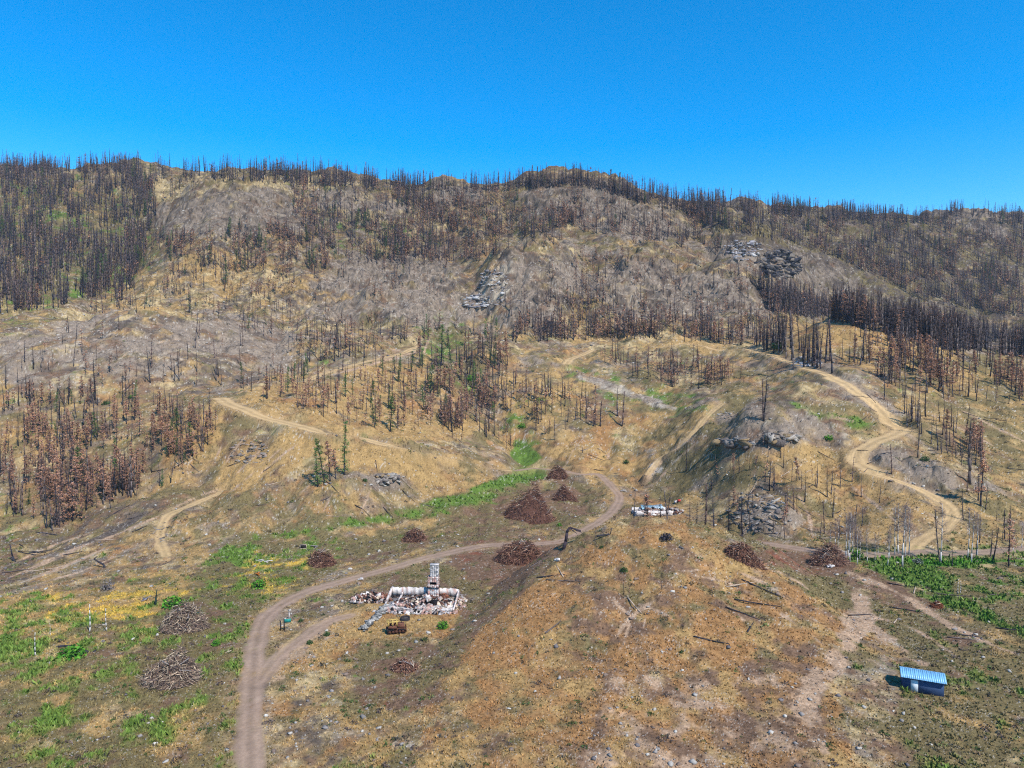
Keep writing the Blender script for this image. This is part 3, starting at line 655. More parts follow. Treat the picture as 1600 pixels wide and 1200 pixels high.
EXACT = [ # px, py of foot, py of top, kind
 (992,832,762,'s'),(1017,829,768,'n'),(1035,829,772,'s'),(1041,829,766,'s'),(1050,830,764,'s'),(1080,836,776,'s'),(1093,840,785,'s'),(1103,842,752,'s'),(1123,848,776,'s'),(1140,850,770,'s'),(1163,852,775,'s'),
 (1193,658,580,'s'),(538,742,655,'g'),(497,760,698,'g'),(508,756,682,'g'),(516,752,688,'n'),(525,748,700,'n'),(610,675,618,'g'),(662,640,600,'g'),(585,668,620,'g'),
 (1515,755,650,'s'),(1532,790,700,'n'),(1434,715,648,'s'),(1240,577,482,'s'),(1300,583,500,'s'),(1277,575,500,'s'),(1256,573,498,'s'),(305,544,480,'s'),(235,598,540,'s'),(338,595,545,'s'),(115,572,520,'s'),(148,625,560,'s'),(630,430,412,'g'),
 (352,445,405,'g'),(690,570,505,'g'),(700,545,510,'g'),(1573-380,657,590,'s'),(1299,772,735,'s'),(1469,882,795,'s'),(1488,885,852,'s'),(1576,885,800,'n'),(1072,736,690,'s'),(972,666,610,'s'),(965,650,605,'s'),
 (975,935,905,'s'),(983,935,915,'n'),(937,938,915,'s'),(1034,921,905,'s'),(826,1040,1010,'s'),(930,852,820,'s'),(310,690,640,'n'),(325,695,640,'n'),(337,672,640,'n'),(18,875,850,'s'),
]
pool = {'s': [], 'n': [], 'g': []}
def add_tree(px, py, h, kind, minh=None):
    q = hit(px, py, 184 if (985 < px < 1170 and 812 < py < 856) else None)
    if q is None or not (60 < q[1] < 1400): return
    X0, Y0, z0 = q
    if minh is None:
        c_, r_, e_ = colour_at(np.array(X0), np.array(Y0))
        if float(r_) > .35: return
        rk_ = float(bil(rock, np.array(X0 / Y0), np.array(math.log(Y0)), u1, v1))
        if Y0 > 430 and rs.rand() < .72 * rk_: return
    pool[kind].append((X0, Y0, z0, h, px, py))
for poly, n, mix, (h0, h1) in TZ:
    n0 = n
    P = np.array(poly, float); x0, y0 = P.min(0); x1, y1 = P.max(0)
    n = int(n * (2.3 if poly[0][1] < 500 or max(p[1] for p in poly) < 560 else 1.35)); m = n * 8; qx = x0 + rs.rand(m) * (x1 - x0); qy = y0 + rs.rand(m) * (y1 - y0)
    clump = (vnoise(qx / 22, qy / 13, 5) + .6 * vnoise(qx / 9, qy / 5, 9)) / 1.6
    ok = np.nonzero((poly_sd(qx, qy, poly) > 0) & (rs.rand(m) < np.clip((clump - .28) * 2.6, .03, 1)))[0][:n]
    for i in ok:
        cm = vnoise(qx[i] / 30, qy[i] / 22, 13); wgt = np.array(mix) * np.array([1.0, (.25 + 1.6 * sstep(.4, .65, cm)), (.1 + .8 * sstep(.6, .4, cm))]); wgt /= wgt.sum()
        k = 'sng'[np.searchsorted(np.cumsum(wgt), rs.rand() * .9999)]
        h = h0 * .62 + (h1 - h0 * .62) * rs.rand() ** 1.25
        add_tree(qx[i], qy[i], h * (.85 if k == 'n' else 1), k, 1 if n0 == 2600 else None)
for px, py, pt, k in EXACT:
    if 985 < px < 1170 and 812 < py < 856:
        yb = 190.0 + (px % 7); xb = (px - 800) / FPX * yb; q = (xb, yb, float(ground_at(np.array(xb), np.array(yb))))
        pool[k].append((xb, yb, q[2], max(3.0, slope_of(pt)[0] * yb - (q[2] - CZ)), px, py)); continue
    q = hit(px, py)
    if q is None: continue
    add_tree(px, py, max(3.0, slope_of(pt)[0] * q[1] - (q[2] - CZ)), k, 1)

ANCH = [ # landmark phrases for places on the slopes
 (60,760,'on the slope above the yellow grass'),(150,650,'below the grey dome at the left'),(40,650,'at the left edge below the grey dome'),(200,770,'on the low left slope beside the gully'),(300,680,'left of the pale track end'),
 (250,560,'on the grey rock dome at the left'),(60,540,'on the left shoulder of the grey dome'),(420,550,'at the right end of the grey dome'),(430,620,'on the spur just behind the pale track'),(520,650,'on the spur above the pale track'),
 (610,650,'on the spur by the green conifers'),(690,680,'on the spur falling into the centre gully'),(560,600,'along the upper track on the spur'),(700,600,'in the centre gully below the yellow slope'),(740,540,'at the head of the centre gully'),(790,660,'on the right bank of the centre gully'),
 (850,640,'on the brown slope past the gully'),(920,640,'above the two-rutted brown bank'),(990,590,'in the hollow below the middle bench'),(1090,590,'in the rusty grove under the middle bench'),(1150,590,'at the right end of the rusty grove'),
 (510,750,'in the clump below the pale track'),(1020,825,'behind the crest of the foreground hill'),(1120,835,'beyond the right shoulder of the foreground hill'),(1170,720,'on the rocky knob above the cabin ruin'),(1150,790,'beside the jumbled grey outcrop'),(1250,790,'on the ochre slope right of the outcrop'),(1340,790,'inside the bend of the switchback track'),
 (1240,560,'in the stand left of the orange hill'),(1330,540,'on the orange hill top'),(1420,560,'on the right side of the orange hill'),(1400,600,'behind the top of the switchback track'),(1500,610,'in the right stand below the dark forest'),(1570,620,'at the right edge below the dark forest'),(1440,670,'right of the switchback elbow'),(1520,720,'in the right gully past the switchback'),(1550,820,'on the right slope above the green strip'),(1470,870,'in the green strip at right'),
 (960,920,'on the face of the foreground hill'),(826,1020,'at the foot of the foreground hill'),(900,520,'on the ledge below the upper right slope'),(1050,520,'on the middle bench below the grey slabs'),(1150,520,'at the forest edge over the middle bench'),(300,450,'on the dry slope above the grey dome'),(450,450,'on the pale slope below the rusty forest'),(600,450,'left of the pale grey cliff'),(800,500,'under the pale grey cliff'),(60,450,'low in the upper left forest'),(180,440,'at the edge of the upper left forest'),
 (560,520,'on rocks over the upper track'),(640,500,'beside the yellow slope over the gully'),(1300,500,'along the dark forest valley'),(1500,530,'in the dark valley at the right'),(470,350,'high in the upper left forest'),(700,350,'high in the central forest'),(1000,350,'high below the round summit'),(1300,400,'on the far right mountainside')]
ORD = 'first second third fourth fifth sixth seventh eighth ninth tenth eleventh twelfth thirteenth fourteenth fifteenth sixteenth seventeenth eighteenth nineteenth twentieth'.split()
def ordw(i):
    if i < 20: return ORD[i]
    n = i + 1; return '%d%s' % (n, 'th' if 10 < n % 100 < 14 else {1: 'st', 2: 'nd', 3: 'rd'}.get(n % 10, 'th'))
def label_by_place(items, looks, grp):
    """items: list of (obj, px, py, size); label = ordinal from left among its look in its place"""
    buckets = {}
    for o, px, py, s in items:
        a = min(ANCH, key=lambda q: (q[0] - px) ** 2 + (2 * (q[1] - py)) ** 2); buckets.setdefault(a[2], []).append((px, py, s, o))
    for ph, L in buckets.items():
        ss = sorted(q[2] for q in L); n = len(ss)
        if n < 7: bins = [L]; nm = [looks[1]]
        else:
            a, b = ss[n // 3], ss[2 * n // 3]; bins = [[q for q in L if q[2] < a], [q for q in L if a <= q[2] < b], [q for q in L if q[2] >= b]]; nm = looks
        if n < 7: nm = [looks[1].replace('mid-sized ', '')]
        ph = ph
        for B, lk in zip(bins, nm):
            B.sort(key=lambda q: (q[0], q[1]))
            for i, (px, py, s, o) in enumerate(B):
                o['label'] = (lk + ' ' + ph) if len(B) == 1 else (ordw(i) + ' from left of the ' + lk + 's ' + ph)
                o['group'] = grp
def stuff_forest(name, items, variants, colmul, mat):
    Vs, Fs, Cs = [], [], []; off = 0
    it = np.array([(a[0], a[1], a[2], a[3]) for a in items])
    if len(it) == 0: return
    ch = rs.randint(len(variants), size=len(it))
    for k, (tr, br) in enumerate(variants):
        s = it[ch == k]
        if not len(s): continue
        V, F, c = cat([tr, br]); m = len(s); a = rs.rand(m) * 6.28; ca, sa = np.cos(a)[:, None], np.sin(a)[:, None]
        h = s[:, 3:4]; wd = h * (.8 + .5 * rs.rand(m, 1))
        x = (V[None, :, 0] * ca - V[None, :, 1] * sa) * wd + s[:, 0:1]; y = (V[None, :, 0] * sa + V[None, :, 1] * ca) * wd + s[:, 1:2]; z = V[None, :, 2] * h + s[:, 2:3] - .1
        Vs.append(np.stack([x, y, z], -1).reshape(-1, 3)); Fs.append((F[None] + (np.arange(m) * len(V))[:, None, None]).reshape(-1, 3) + off); off += m * len(V)
        Cs.append((c[None] * (colmul[0] + (colmul[1] - colmul[0]) * rs.rand(m, 1, 1))).reshape(-1, 3))
    link(name, build_mesh(name, np.concatenate(Vs), np.concatenate(Fs), mat, np.concatenate(Cs)), kind='stuff')
def single_trees(kind, variants, root, part2, matT, matC, looks, cat_, grp, nmax):
    L = sorted(pool[kind], key=lambda q: -q[3] / q[1]); near, farl = L[:nmax], L[nmax:]
    meshes = [(build_mesh('trunk', *v[0][:2], matT, v[0][2]), build_mesh(part2, *v[1][:2], matC, v[1][2])) for v in variants]
    out = []
    for (x, y, z, h, px, py) in near:
        tm, cm = meshes[R.randrange(len(meshes))]
        r = link(root, None, category=cat_); r.location = (x, y, z - .15); wd = h * R.uniform(.85, 1.25)
        r.scale = (wd, wd, h); r.rotation_euler = (R.gauss(0, .05), R.gauss(0, .05), R.uniform(0, 6.28))
        link('trunk', tm, r); link(part2, cm, r); out.append((r, px, py, h / y))
    label_by_place(out, looks, grp)
    return farl
f1 = single_trees('s', snN, 'dead_tree', 'crown', M_barkV, M_barkV, ['short charred snag', 'mid-sized charred snag', 'tall charred snag'], 'dead tree', 'bare burnt snags standing on the slopes', 300)
f2 = single_trees('n', ndN, 'scorched_conifer', 'crown', M_barkV, M_needlesV, ['short rust-brown conifer', 'mid-sized rust-brown conifer', 'tall rust-brown conifer'], 'scorched tree', 'conifers with rust-brown needles', 300)
f3 = single_trees('g', gnN, 'green_conifer', 'crown', M_barkV, M_needlesV, ['short green conifer', 'mid-sized green conifer', 'tall green conifer'], 'conifer', 'surviving green conifers', 300)
stuff_forest('burnt_forest', f1, snF, (.7, 1.5), M_bark)
stuff_forest('scorched_forest', f2, ndF, (.7, 1.25), M_needles)
if f3: stuff_forest('green_forest', f3, gnF, (.8, 1.2), M_needles)
print('TREES', {k: len(v) for k, v in pool.items()})

# ------------------------------------------------------------------ loose ground cover: grass tufts, scrub, stones (nobody could count them)
def world_pts(n, y0, y1, umax=.82):
    u = (rs.rand(n) * 2 - 1) * umax; lo, hi = 1 / y1 ** .6, 1 / y0 ** .6
    y = (lo + (hi - lo) * rs.rand(n)) ** (-1 / .6)
    return u * y, y
def on_road(x, y): return colour_at(x, y)[1]
def make_tufts():
    n = 120000; x, y = world_pts(n, 75, 330); c, rm, e = colour_at(x, y)
    gi = sum(e[names.index(k)] for k in ('gold', 'ochre', 'olive', 'green', 'lush', 'yellow', 'straw'))
    gw = e[names.index('lush')] + e[names.index('green')] + e[names.index('yellow')]
    k = (rm < .3) & (rs.rand(n) < gi * .45 + .7 * gw + .08); x, y, c, e = x[k], y[k], c[k], e[:, k]; n = len(x); z = ground_at(x, y)
    cc = np.tensordot(e, PAL, axes=([0], [0])) * .8
    gg = e[names.index('lush')] + e[names.index('green')]
    h = (.14 + .22 * rs.rand(n)) * (1 + 1.2 * gg) * (1 + (y - 75) / 400)
    Vs = []
    for b in range(3):
        a = rs.rand(n) * 6.28; wd = h * .45
        p0 = np.stack([x + np.cos(a) * wd, y + np.sin(a) * wd, z - .04], -1); p1 = np.stack([x - np.cos(a) * wd, y - np.sin(a) * wd, z - .04], -1)
        t = np.stack([x + rs.randn(n) * .4 * h, y + rs.randn(n) * .4 * h, z + h], -1); Vs.append(np.stack([p0, p1, t], 1))
    V = np.stack(Vs, 1).reshape(-1, 3); F = np.arange(len(V)).reshape(-1, 3)
    col = np.repeat(cc * (1.05 + .75 * rs.rand(n, 1)), 9, 0)
    link('grass_tufts', build_mesh('grass_tufts', V, F, M_attr, np.clip(col, .01, .8)), kind='stuff')
make_tufts()
ICO = []
def blob_variant(seed, n=26, flat=.7):
    rg = np.random.RandomState(seed); bm = __import__('bmesh').new()
    P = rg.randn(n, 3); P /= np.linalg.norm(P, axis=1, keepdims=True); P *= .75 + .5 * rg.rand(n, 1); P[:, 2] *= flat
    for p in P: bm.verts.new(p)
    import bmesh
    r = bmesh.ops.convex_hull(bm, input=bm.verts); 
    bm.verts.ensure_lookup_table()
    loose = [v for v in bm.verts if not v.link_faces]
    for v in loose: bm.verts.remove(v)
    bmesh.ops.triangulate(bm, faces=bm.faces); bm.verts.index_update()
    V = np.array([v.co[:] for v in bm.verts]); F = np.array([[v.index for v in f.verts] for f in bm.faces]); bm.free()
    return V, F
ROCKV = [blob_variant(k, 14) for k in range(8)]
def scatter(name, x, y, size, cols, variants, mat, sink=.25, squash=(.7, 1.2)):
    z = ground_at(x, y); ch = rs.randint(len(variants), size=len(x)); Vs, Fs, Cs = [], [], []; off = 0
    for k, (V, F) in enumerate(variants):
        q = ch == k; m = q.sum()
        if not m: continue
        a = rs.rand(m) * 6.28; ca, sa = np.cos(a)[:, None], np.sin(a)[:, None]; s = size[q][:, None]
        sx = s * (squash[0] + (squash[1] - squash[0]) * rs.rand(m, 1))
        vx = V[None, :, 0] * sx; vy = V[None, :, 1] * s
        P = np.stack([vx * ca - vy * sa + x[q][:, None], vx * sa + vy * ca + y[q][:, None], V[None, :, 2] * s * .9 + z[q][:, None] + s * (.5 - sink)], -1)
        Vs.append(P.reshape(-1, 3)); Fs.append((F[None] + (np.arange(m) * len(V))[:, None, None]).reshape(-1, 3) + off); off += m * len(V)
        Cs.append(np.repeat(cols[q], len(V), 0))
    link(name, build_mesh(name, np.concatenate(Vs), np.concatenate(Fs), mat, np.concatenate(Cs)), kind='stuff')
def make_stones():
    n = 20000; x, y = world_pts(n, 80, 900); c, rm, e = colour_at(x, y)
    p = .10 + 1.3 * e[names.index('rock')] + 1.5 * e[names.index('pale')] + 2 * e[names.index('white')] + .5 * e[names.index('dirt')] + .35 * e[names.index('ash')]
    p = p * (.35 + 1.3 * vnoise(x / 9, y / 9, 3)) * (e[names.index('lush')] < .3)
    k = (rm < .35) & (rs.rand(n) < p); x, y = x[k], y[k]; n = len(x)
    s = (.10 + .36 * rs.rand(n) ** 4) * (1 + (y - 80) / 260)
    pal = np.array([lin(150, 142, 136), lin(176, 168, 158), lin(120, 112, 110), lin(140, 120, 106), lin(196, 188, 176)]) * .75
    scatter('scattered_stones', x, y, s, pal[rs.randint(5, size=n)] * (.8 + .4 * rs.rand(n, 1)), ROCKV, M_attr)
make_stones()
def bush_variant(seed, n=70):
    rg = np.random.RandomState(seed); p = rg.randn(n, 3); p /= np.linalg.norm(p, axis=1, keepdims=True); p *= rg.rand(n, 1) ** .4; p[:, 2] = np.abs(p[:, 2]) * .8
    return tris(p, .30, .8, rg)
BUSHF = [bush_variant(k, 22) for k in range(8)]
def make_scrub():
    n = 22000; x, y = world_pts(n, 80, 900); c, rm, e = colour_at(x, y)
    p = .12 * (.2 + 1.6 * vnoise(x / 14, y / 14, 7)) + .3 * e[names.index('olive')]
    k = (rm < .3) & (rs.rand(n) < p) & (e[names.index('dirt')] < .5) & (vnoise(x / 5, y / 5, 2) > .3); x, y = x[k], y[k]; n = len(x)
    s = (.22 + .5 * rs.rand(n) ** 2) * (1 + (y - 80) / 320)
    pal = np.array([lin(82, 96, 52), lin(80, 76, 66), lin(104, 112, 66), lin(118, 98, 78), lin(66, 88, 44), lin(90, 76, 70), lin(130, 118, 98)]) * .8
    scatter('low_scrub', x, y, s, pal[rs.randint(7, size=n)] * (.7 + .6 * rs.rand(n, 1)), BUSHF, M_attr, sink=.5)
make_scrub()

# ------------------------------------------------------------------ single objects
def P3(px, py):
    q = hit(px, py, 186 if (800 < px < 1240 and ((812 < py < 852) or (px == 812)) and px not in (1041, 880, 948)) else (200 if px == 1022 else None)); return Vector(q)
def root(name, loc, rz=0, **props):
    o = link(name, None, **props); o.location = loc; o.rotation_euler = (0, 0, rz); return o
def from_parts(name, parts, mat, parent=None, **props):
    V, F, c = cat(parts); return link(name, build_mesh(name, V, F, mat, np.clip(c, .01, .85)), parent, **props)
def box_tri(cx, cy, cz, sx, sy, sz, rz=0, jit=0, rg=rs, tilt=None):
    v = np.array([[x, y, z] for x in (-.5, .5) for y in (-.5, .5) for z in (-.5, .5)]) * [sx, sy, sz]
    if jit: v = v + rg.randn(8, 3) * jit
    if tilt is not None: v = v @ np.array(Matrix.Rotation(tilt[0], 3, 'X') @ Matrix.Rotation(tilt[1], 3, 'Y')).T
    c, s = math.cos(rz), math.sin(rz); v = np.stack([v[:, 0] * c - v[:, 1] * s, v[:, 0] * s + v[:, 1] * c, v[:, 2]], -1) + [cx, cy, cz]
    f = np.array([[0, 1, 3], [0, 3, 2], [4, 6, 7], [4, 7, 5], [0, 4, 5], [0, 5, 1], [2, 3, 7], [2, 7, 6], [0, 2, 6], [0, 6, 4], [1, 5, 7], [1, 7, 3]])
    return v, f
def wall_ragged(x0, y0, x1, y1, z0, h, th, seg, rg, rag=.25, profile=None):
    """masonry wall with a broken top edge"""
    n = max(2, int(math.hypot(x1 - x0, y1 - y0) / seg)); d = Vector((x1 - x0, y1 - y0)); d.normalize(); nx, ny = -d.y * th / 2, d.x * th / 2
    V = []; 
    for i in range(n + 1):
        t = i / n; x = x0 + (x1 - x0) * t; y = y0 + (y1 - y0) * t; hh = (profile(t) if profile else h) - rag * abs(rg.randn())
        V += [(x + nx, y + ny, z0), (x + nx, y + ny, z0 + hh), (x - nx, y - ny, z0 + hh - .04), (x - nx, y - ny, z0)]
    F = []
    for i in range(n):
        a = i * 4; b = a + 4
        for k in range(4): k2 = (k + 1) % 4; F += [[a + k, a + k2, b + k2], [a + k, b + k2, b + k]]
    F += [[0, 2, 1], [0, 3, 2]]; e = n * 4; F += [[e, e + 1, e + 2], [e, e + 2, e + 3]]
    return np.array(V, float), np.array(F)
M_plaster = mat_attr('burnt_plaster', .9, .9, .45, .4, 3)
M_rubble = mat_attr('rubble', .9, 2.5, .3)
M_brick = mat_attr('old_masonry', .9, 1.8, .5, .6, 4)
def heap(rg, n, rx, ry, h, sz, pal, z0=0.0, cx=0, cy=0):
    """angular fragments heaped on a low mound"""
    out = []
    for i in range(n):
        r = rg.rand() ** .6; a = rg.rand() * 6.28; x, y = cx + math.cos(a) * r * rx, cy + math.sin(a) * r * ry
        s = sz * (.4 + 1.3 * rg.rand() ** 2); z = z0 + h * (1 - r * r) * rg.rand() ** .5
        V, F = box_tri(x, y, z, s * rg.uniform(.6, 2.2), s * rg.uniform(.5, 1.3), s * rg.uniform(.15, .8), rg.rand() * 3.14, s * .08, rg, (rg.randn() * .5, rg.randn() * .5))
        out.append((V, F, pal[rg.randint(len(pal))] * (.45 + .6 * rg.rand())))
    return out
WH = lin(212, 202, 194); PK = lin(186, 150, 136); RB = lin(118, 82, 68); GY = lin(150, 140, 136); BK = lin(40, 36, 38); CR = lin(206, 184, 160)
# ruined house: x to the right, y away
hb = P3(655, 953); g0 = float(ground_at(np.array(hb.x), np.array(hb.y)))
rg = np.random.RandomState(4)
hr = root('ruined_house', (hb.x, hb.y + 4.0, g0 - .05), math.radians(-3), category='ruined house', label='burnt-out house foundation of white walls with a standing stone chimney, beside the dirt road')
W2, D2 = 7.7, 4.6
prof_back = lambda t: 2.3 if t > .06 else 1.7
def wallpart(x0, y0, x1, y1, h, nm='foundation_wall', **k):
    V, F = wall_ragged(x0, y0, x1, y1, 0, h, .28, .35, rg, .22, k.get('profile')); c = np.repeat(WH[None], len(V), 0) * (.6 + .45 * rg.rand(len(V), 1)); st = rg.rand(len(V)) < .2; c[st] = PK * .9; st = rg.rand(len(V)) < .08; c[st] = GY * .45
    link(nm, build_mesh(nm, V, F, M_plaster, np.clip(c, .01, .82)), hr)
wallpart(-W2, D2, 1.0 - .18, D2, 2.2); wallpart(3.2, D2, W2, D2, 2.1); wallpart(-W2, -D2, -W2, D2 - .18, 1.0, profile=lambda t: .5 + 1.7 * t ** 1.5); wallpart(W2, -D2 + .2, W2, D2 - .18, 1.0, profile=lambda t: .8 + 1.2 * t)
wallpart(-W2 + .18, -D2, W2 - .18, -D2, .9, profile=lambda t: .85 + .25 * math.sin(t * 14)); wallpart(-W2 - .9, -D2 - .9, W2 * .9, -D2 - 1.0, .35); wallpart(-5.2, -D2 + .2, -5.2, D2 - .2, 1.0, 'inner_wall', profile=lambda t: .25 + 1.0 * t)
V, F = box_tri(0, 0, .02, 2 * W2 - .4, 2 * D2 - .4, .16); link('floor_slab', build_mesh('floor_slab', V, F, M_plaster, np.repeat((WH * .72)[None], 8, 0)), hr)
from_parts('rubble', heap(rg, 620, 6.6, 3.4, 1.3, .5, [RB, RB, PK, WH, GY, BK, CR, BK, WH], .12, .3, .1) + heap(rg, 80, 1.0, 1.1, 1.3, .45, [RB, lin(150, 92, 68)], .12, 4.6, 2.6) + heap(rg, 160, 3.0, 1.0, .6, .4, [WH, WH, CR, PK], .12, 2, -3.3), M_rubble, hr)
from_parts('side_wing_debris', heap(rg, 520, 5.0, 2.2, 1.5, .5, [RB, PK, RB, GY, CR, BK, PK, WH], .05, -11.6, 1.6) + heap(rg, 60, 1.2, .9, 1.5, .45, [lin(160, 96, 72), RB], .05, -8.9, 1.6) + heap(rg, 260, 9.0, 1.0, .5, .5, [WH, BK, GY, PK, WH], .05, -.5, -5.6) + heap(rg, 60, 1.6, 1.2, .8, .5, [PK, CR, WH], .05, 2.0, -5.3) + heap(rg, 120, 9, 1.0, .5, .4, [PK, CR, RB, GY], .05, 0, 5.6) + heap(rg, 90, 1.5, 4.0, .5, .4, [CR, WH, PK], .05, 8.6, 0), M_rubble, hr)
# arched slab lying on the wing
arc = []
for i in range(12):
    t0, t1 = i / 12 * 2.6, (i + 1) / 12 * 2.6
    a, b = (-15.4 + 1.1 * (1 - math.cos(t0)) * 1.4, 1.0, .15 + .75 * math.sin(t0)), (-15.4 + 1.1 * (1 - math.cos(t1)) * 1.4, 1.0, .15 + .75 * math.sin(t1))
    V, F = sticks([a], [b], .16, .16, 5); arc.append((V, F, WH * .9))
from_parts('fallen_arch', arc, M_rubble, hr)
ch = root('chimney', (2.0, D2 - .5, 0), 0); ch.parent = hr; ch.scale = (1.2, 1.1, 1.04)
def masonry(sx, sy, z0, z1, col, colb, rgx, cx=0, cy=0, hole=None):
    out = []; z = z0; rw = .28
    nx = max(2, round(sx / .42)); 
    while z < z1 - .05:
        for side in range(4):
            L, T = (sx, sy) if side % 2 == 0 else (sy, sx); m = max(2, round(L / .42))
            for i in range(m):
                p = -L / 2 + (i + .5) * L / m; q = -T / 2 + .12 + rgx.randn() * .015
                x, y = [(p, q), (-q, p), (p, -q), (q, p)][side]
                if hole and side == 0 and hole[0] < p < hole[1] and hole[2] < z + rw / 2 < hole[3]: continue
                V, F = box_tri(cx + x, cy + y, z + rw / 2, (L / m - .03) if side % 2 == 0 else .24, .24 if side % 2 == 0 else (L / m - .03), rw - .03, 0, .008, rgx)
                out.append((V, F, (col if rgx.rand() > .3 else colb) * (.75 + .4 * rgx.rand())))
        z += rw
    return out
core = [(*box_tri(0, 0, 1.3, 1.85, 1.35, 2.5), GY * .5), (*box_tri(0, .25, 3.3, 1.6, .8, 2.2), BK), (*box_tri(.2, 0, 5.7, 1.2, .85, 2.9), GY * .6)]
from_parts('chimney_stack', core[2:] + masonry(1.55, 1.15, 4.5, 7.3, lin(186, 180, 176), lin(208, 200, 194), rg, .2, 0) + [(*box_tri(.2, 0, 7.32, 1.7, 1.3, .10, 0, .02, rg), WH * .9)], M_brick, ch)
from_parts('firebox', core[1:2] + masonry(2.0, 1.6, 2.45, 4.5, lin(186, 150, 138), lin(214, 196, 186), rg, 0, 0, (-.55, .4, 3.0, 3.65)), M_brick, ch)
from_parts('chimney_base', core[:1] + masonry(2.0, 1.6, 0, 2.4, lin(214, 204, 198), lin(196, 150, 136), rg) + [(*box_tri(0, -.05, 2.42, 2.3, 1.85, .10, 0, .01, rg), BK)], M_brick, ch)
# loose stone steps
a = P3(606, 948); b = P3(568, 984); out = []
base = (a + b) / 2; rz = math.atan2(b.y - a.y, b.x - a.x); Ls = math.hypot(b.x - a.x, b.y - a.y)
for i in range(230):
    t = rg.rand(); q = a.lerp(b, t) + Vector((rg.randn() * .35, rg.randn() * .55, 0)); s = .2 + .32 * rg.rand() * (1.3 - .5 * t); V, F = ROCKV[rg.randint(8)]
    zz_ = float(ground_at(np.array(q.x), np.array(q.y))) + .25 * rg.rand() + .15
    out.append((V * s * [1.2, 1, .9] + [q.x - base.x, q.y - base.y, zz_ - base.z], F, [lin(160, 156, 148), lin(130, 128, 122), lin(84, 84, 84), lin(190, 184, 176)][rg.randint(4)] * .75))
o = from_parts('stone_retaining_wall', out, M_rubble, None, category='stone wall', label='low curving wall of grey boulders leading down from the burnt house'); o.location = base

# rusted machine hulk
YL = lin(176, 146, 82); RS = lin(100, 66, 52)
vb = P3(618, 990); vr = root('burnt_machine', (vb.x, vb.y + .6, vb.z), math.radians(14), category='vehicle wreck', label='burnt yellow and rust-coloured crawler machine hulk on the gold lawn below the ruined house')
for s_ in (-1, 1):
    out = []; n = 26
    for i in range(n):
        t = i / n * 2 * math.pi; u_, w_ = 1.75 * math.copysign(abs(math.cos(t)) ** .5, math.cos(t)), .42 * math.copysign(abs(math.sin(t)) ** .8, math.sin(t))
        out.append((*box_tri(u_, s_ * .85, .48 + w_, .36, .42, .10, 0, 0, rg, (0, -t + math.pi / 2 if abs(math.cos(t)) > .7 else 0)), BK))
    for i in range(5): V, F = sticks([(-1.3 + .65 * i, s_ * .85 - .16, .45)], [(-1.3 + .65 * i, s_ * .85 + .16, .45)], .3, .3, 10); out.append((V, F, RS * .6))
    from_parts('crawler_track', out, M_rubble, vr)
from_parts('chassis', [(*box_tri(0, 0, .75, 3.4, 1.2, .55, 0, .03, rg), RS * .7), (*box_tri(1.95, 0, .7, .2, 2.3, .6, 0, .03, rg), RS * .8), (*box_tri(-1.7, 0, .85, .3, 1.8, .3, 0, .03, rg), BK)], M_rubble, vr)
from_parts('engine_hood', [(*box_tri(.95, 0, 1.35, 1.4, 1.0, .75, 0, .04, rg), RS), (*box_tri(.95, 0, 1.76, 1.3, .9, .08, 0, .02, rg), RS * 1.2), (*sticks([(1.1, .2, 1.8)], [(1.1, .2, 2.3)], .07, .06, 8), BK)], M_rubble, vr)
cab = [(*box_tri(-.7, s1 * .72, 1.3, 1.7, .1, .7, 0, .01, rg), RS * 1.1) for s1 in (-1, 1)] + [(*box_tri(-.7 + p * .8, s1 * .72, 1.95, .26, .16, .8, 0, .01, rg), YL * .85) for p in (-1, 0, 1) for s1 in (-1, 1)] + [(*box_tri(-1.55, 0, 1.3, .08, 1.4, .7, 0, .01, rg), RS)]
from_parts('cab', cab, M_rubble, vr)
roof = [(*box_tri(-.7, s1 * .62, 2.4, 2.3, .34, .12, 0, .01, rg), YL * 1.15) for s1 in (-1, 1)] + [(*box_tri(-.7 + p * .85, 0, 2.375, .24, 1.0, .09, 0, .01, rg), YL * 1.1) for p in (-1, 0, 1)]
from_parts('cab_roof', roof, M_rubble, vr)
from_parts('seat', [(*box_tri(-.9, 0, 1.35, .5, .6, .2), BK), (*box_tri(-1.15, 0, 1.65, .12, .6, .55), BK)], M_rubble, vr)
# ring
q = P3(633, 968); out = []
for i in range(24):
    t0, t1 = i / 24 * 6.2832, (i + 1) / 24 * 6.2832
    for rr, zz0, zz1, c in ((1.0, -.1, .52, BK * 1.3),):
        A0, A1 = np.array([math.cos(t0), math.sin(t0)]), np.array([math.cos(t1), math.sin(t1)])
        v = np.array([[*(A0 * rr), zz0], [*(A1 * rr), zz0], [*(A1 * rr), zz1], [*(A0 * rr), zz1], [*(A0 * .8), zz0], [*(A1 * .8), zz0], [*(A1 * .8), zz1], [*(A0 * .8), zz1]])
        f = np.array([[0, 1, 2], [0, 2, 3], [4, 6, 5], [4, 7, 6], [3, 2, 6], [3, 6, 7]]); out.append((v, f, c))
rr_ = root('fire_ring', q, 0, category='ring', label='dark round open-topped metal ring between the burnt machine and the ruined house')
from_parts('rim', out, M_rubble, rr_); from_parts('ash_bed', [(*blob_variant(5, 20, .2), GY * .3)], M_rubble, rr_).location.z = .1

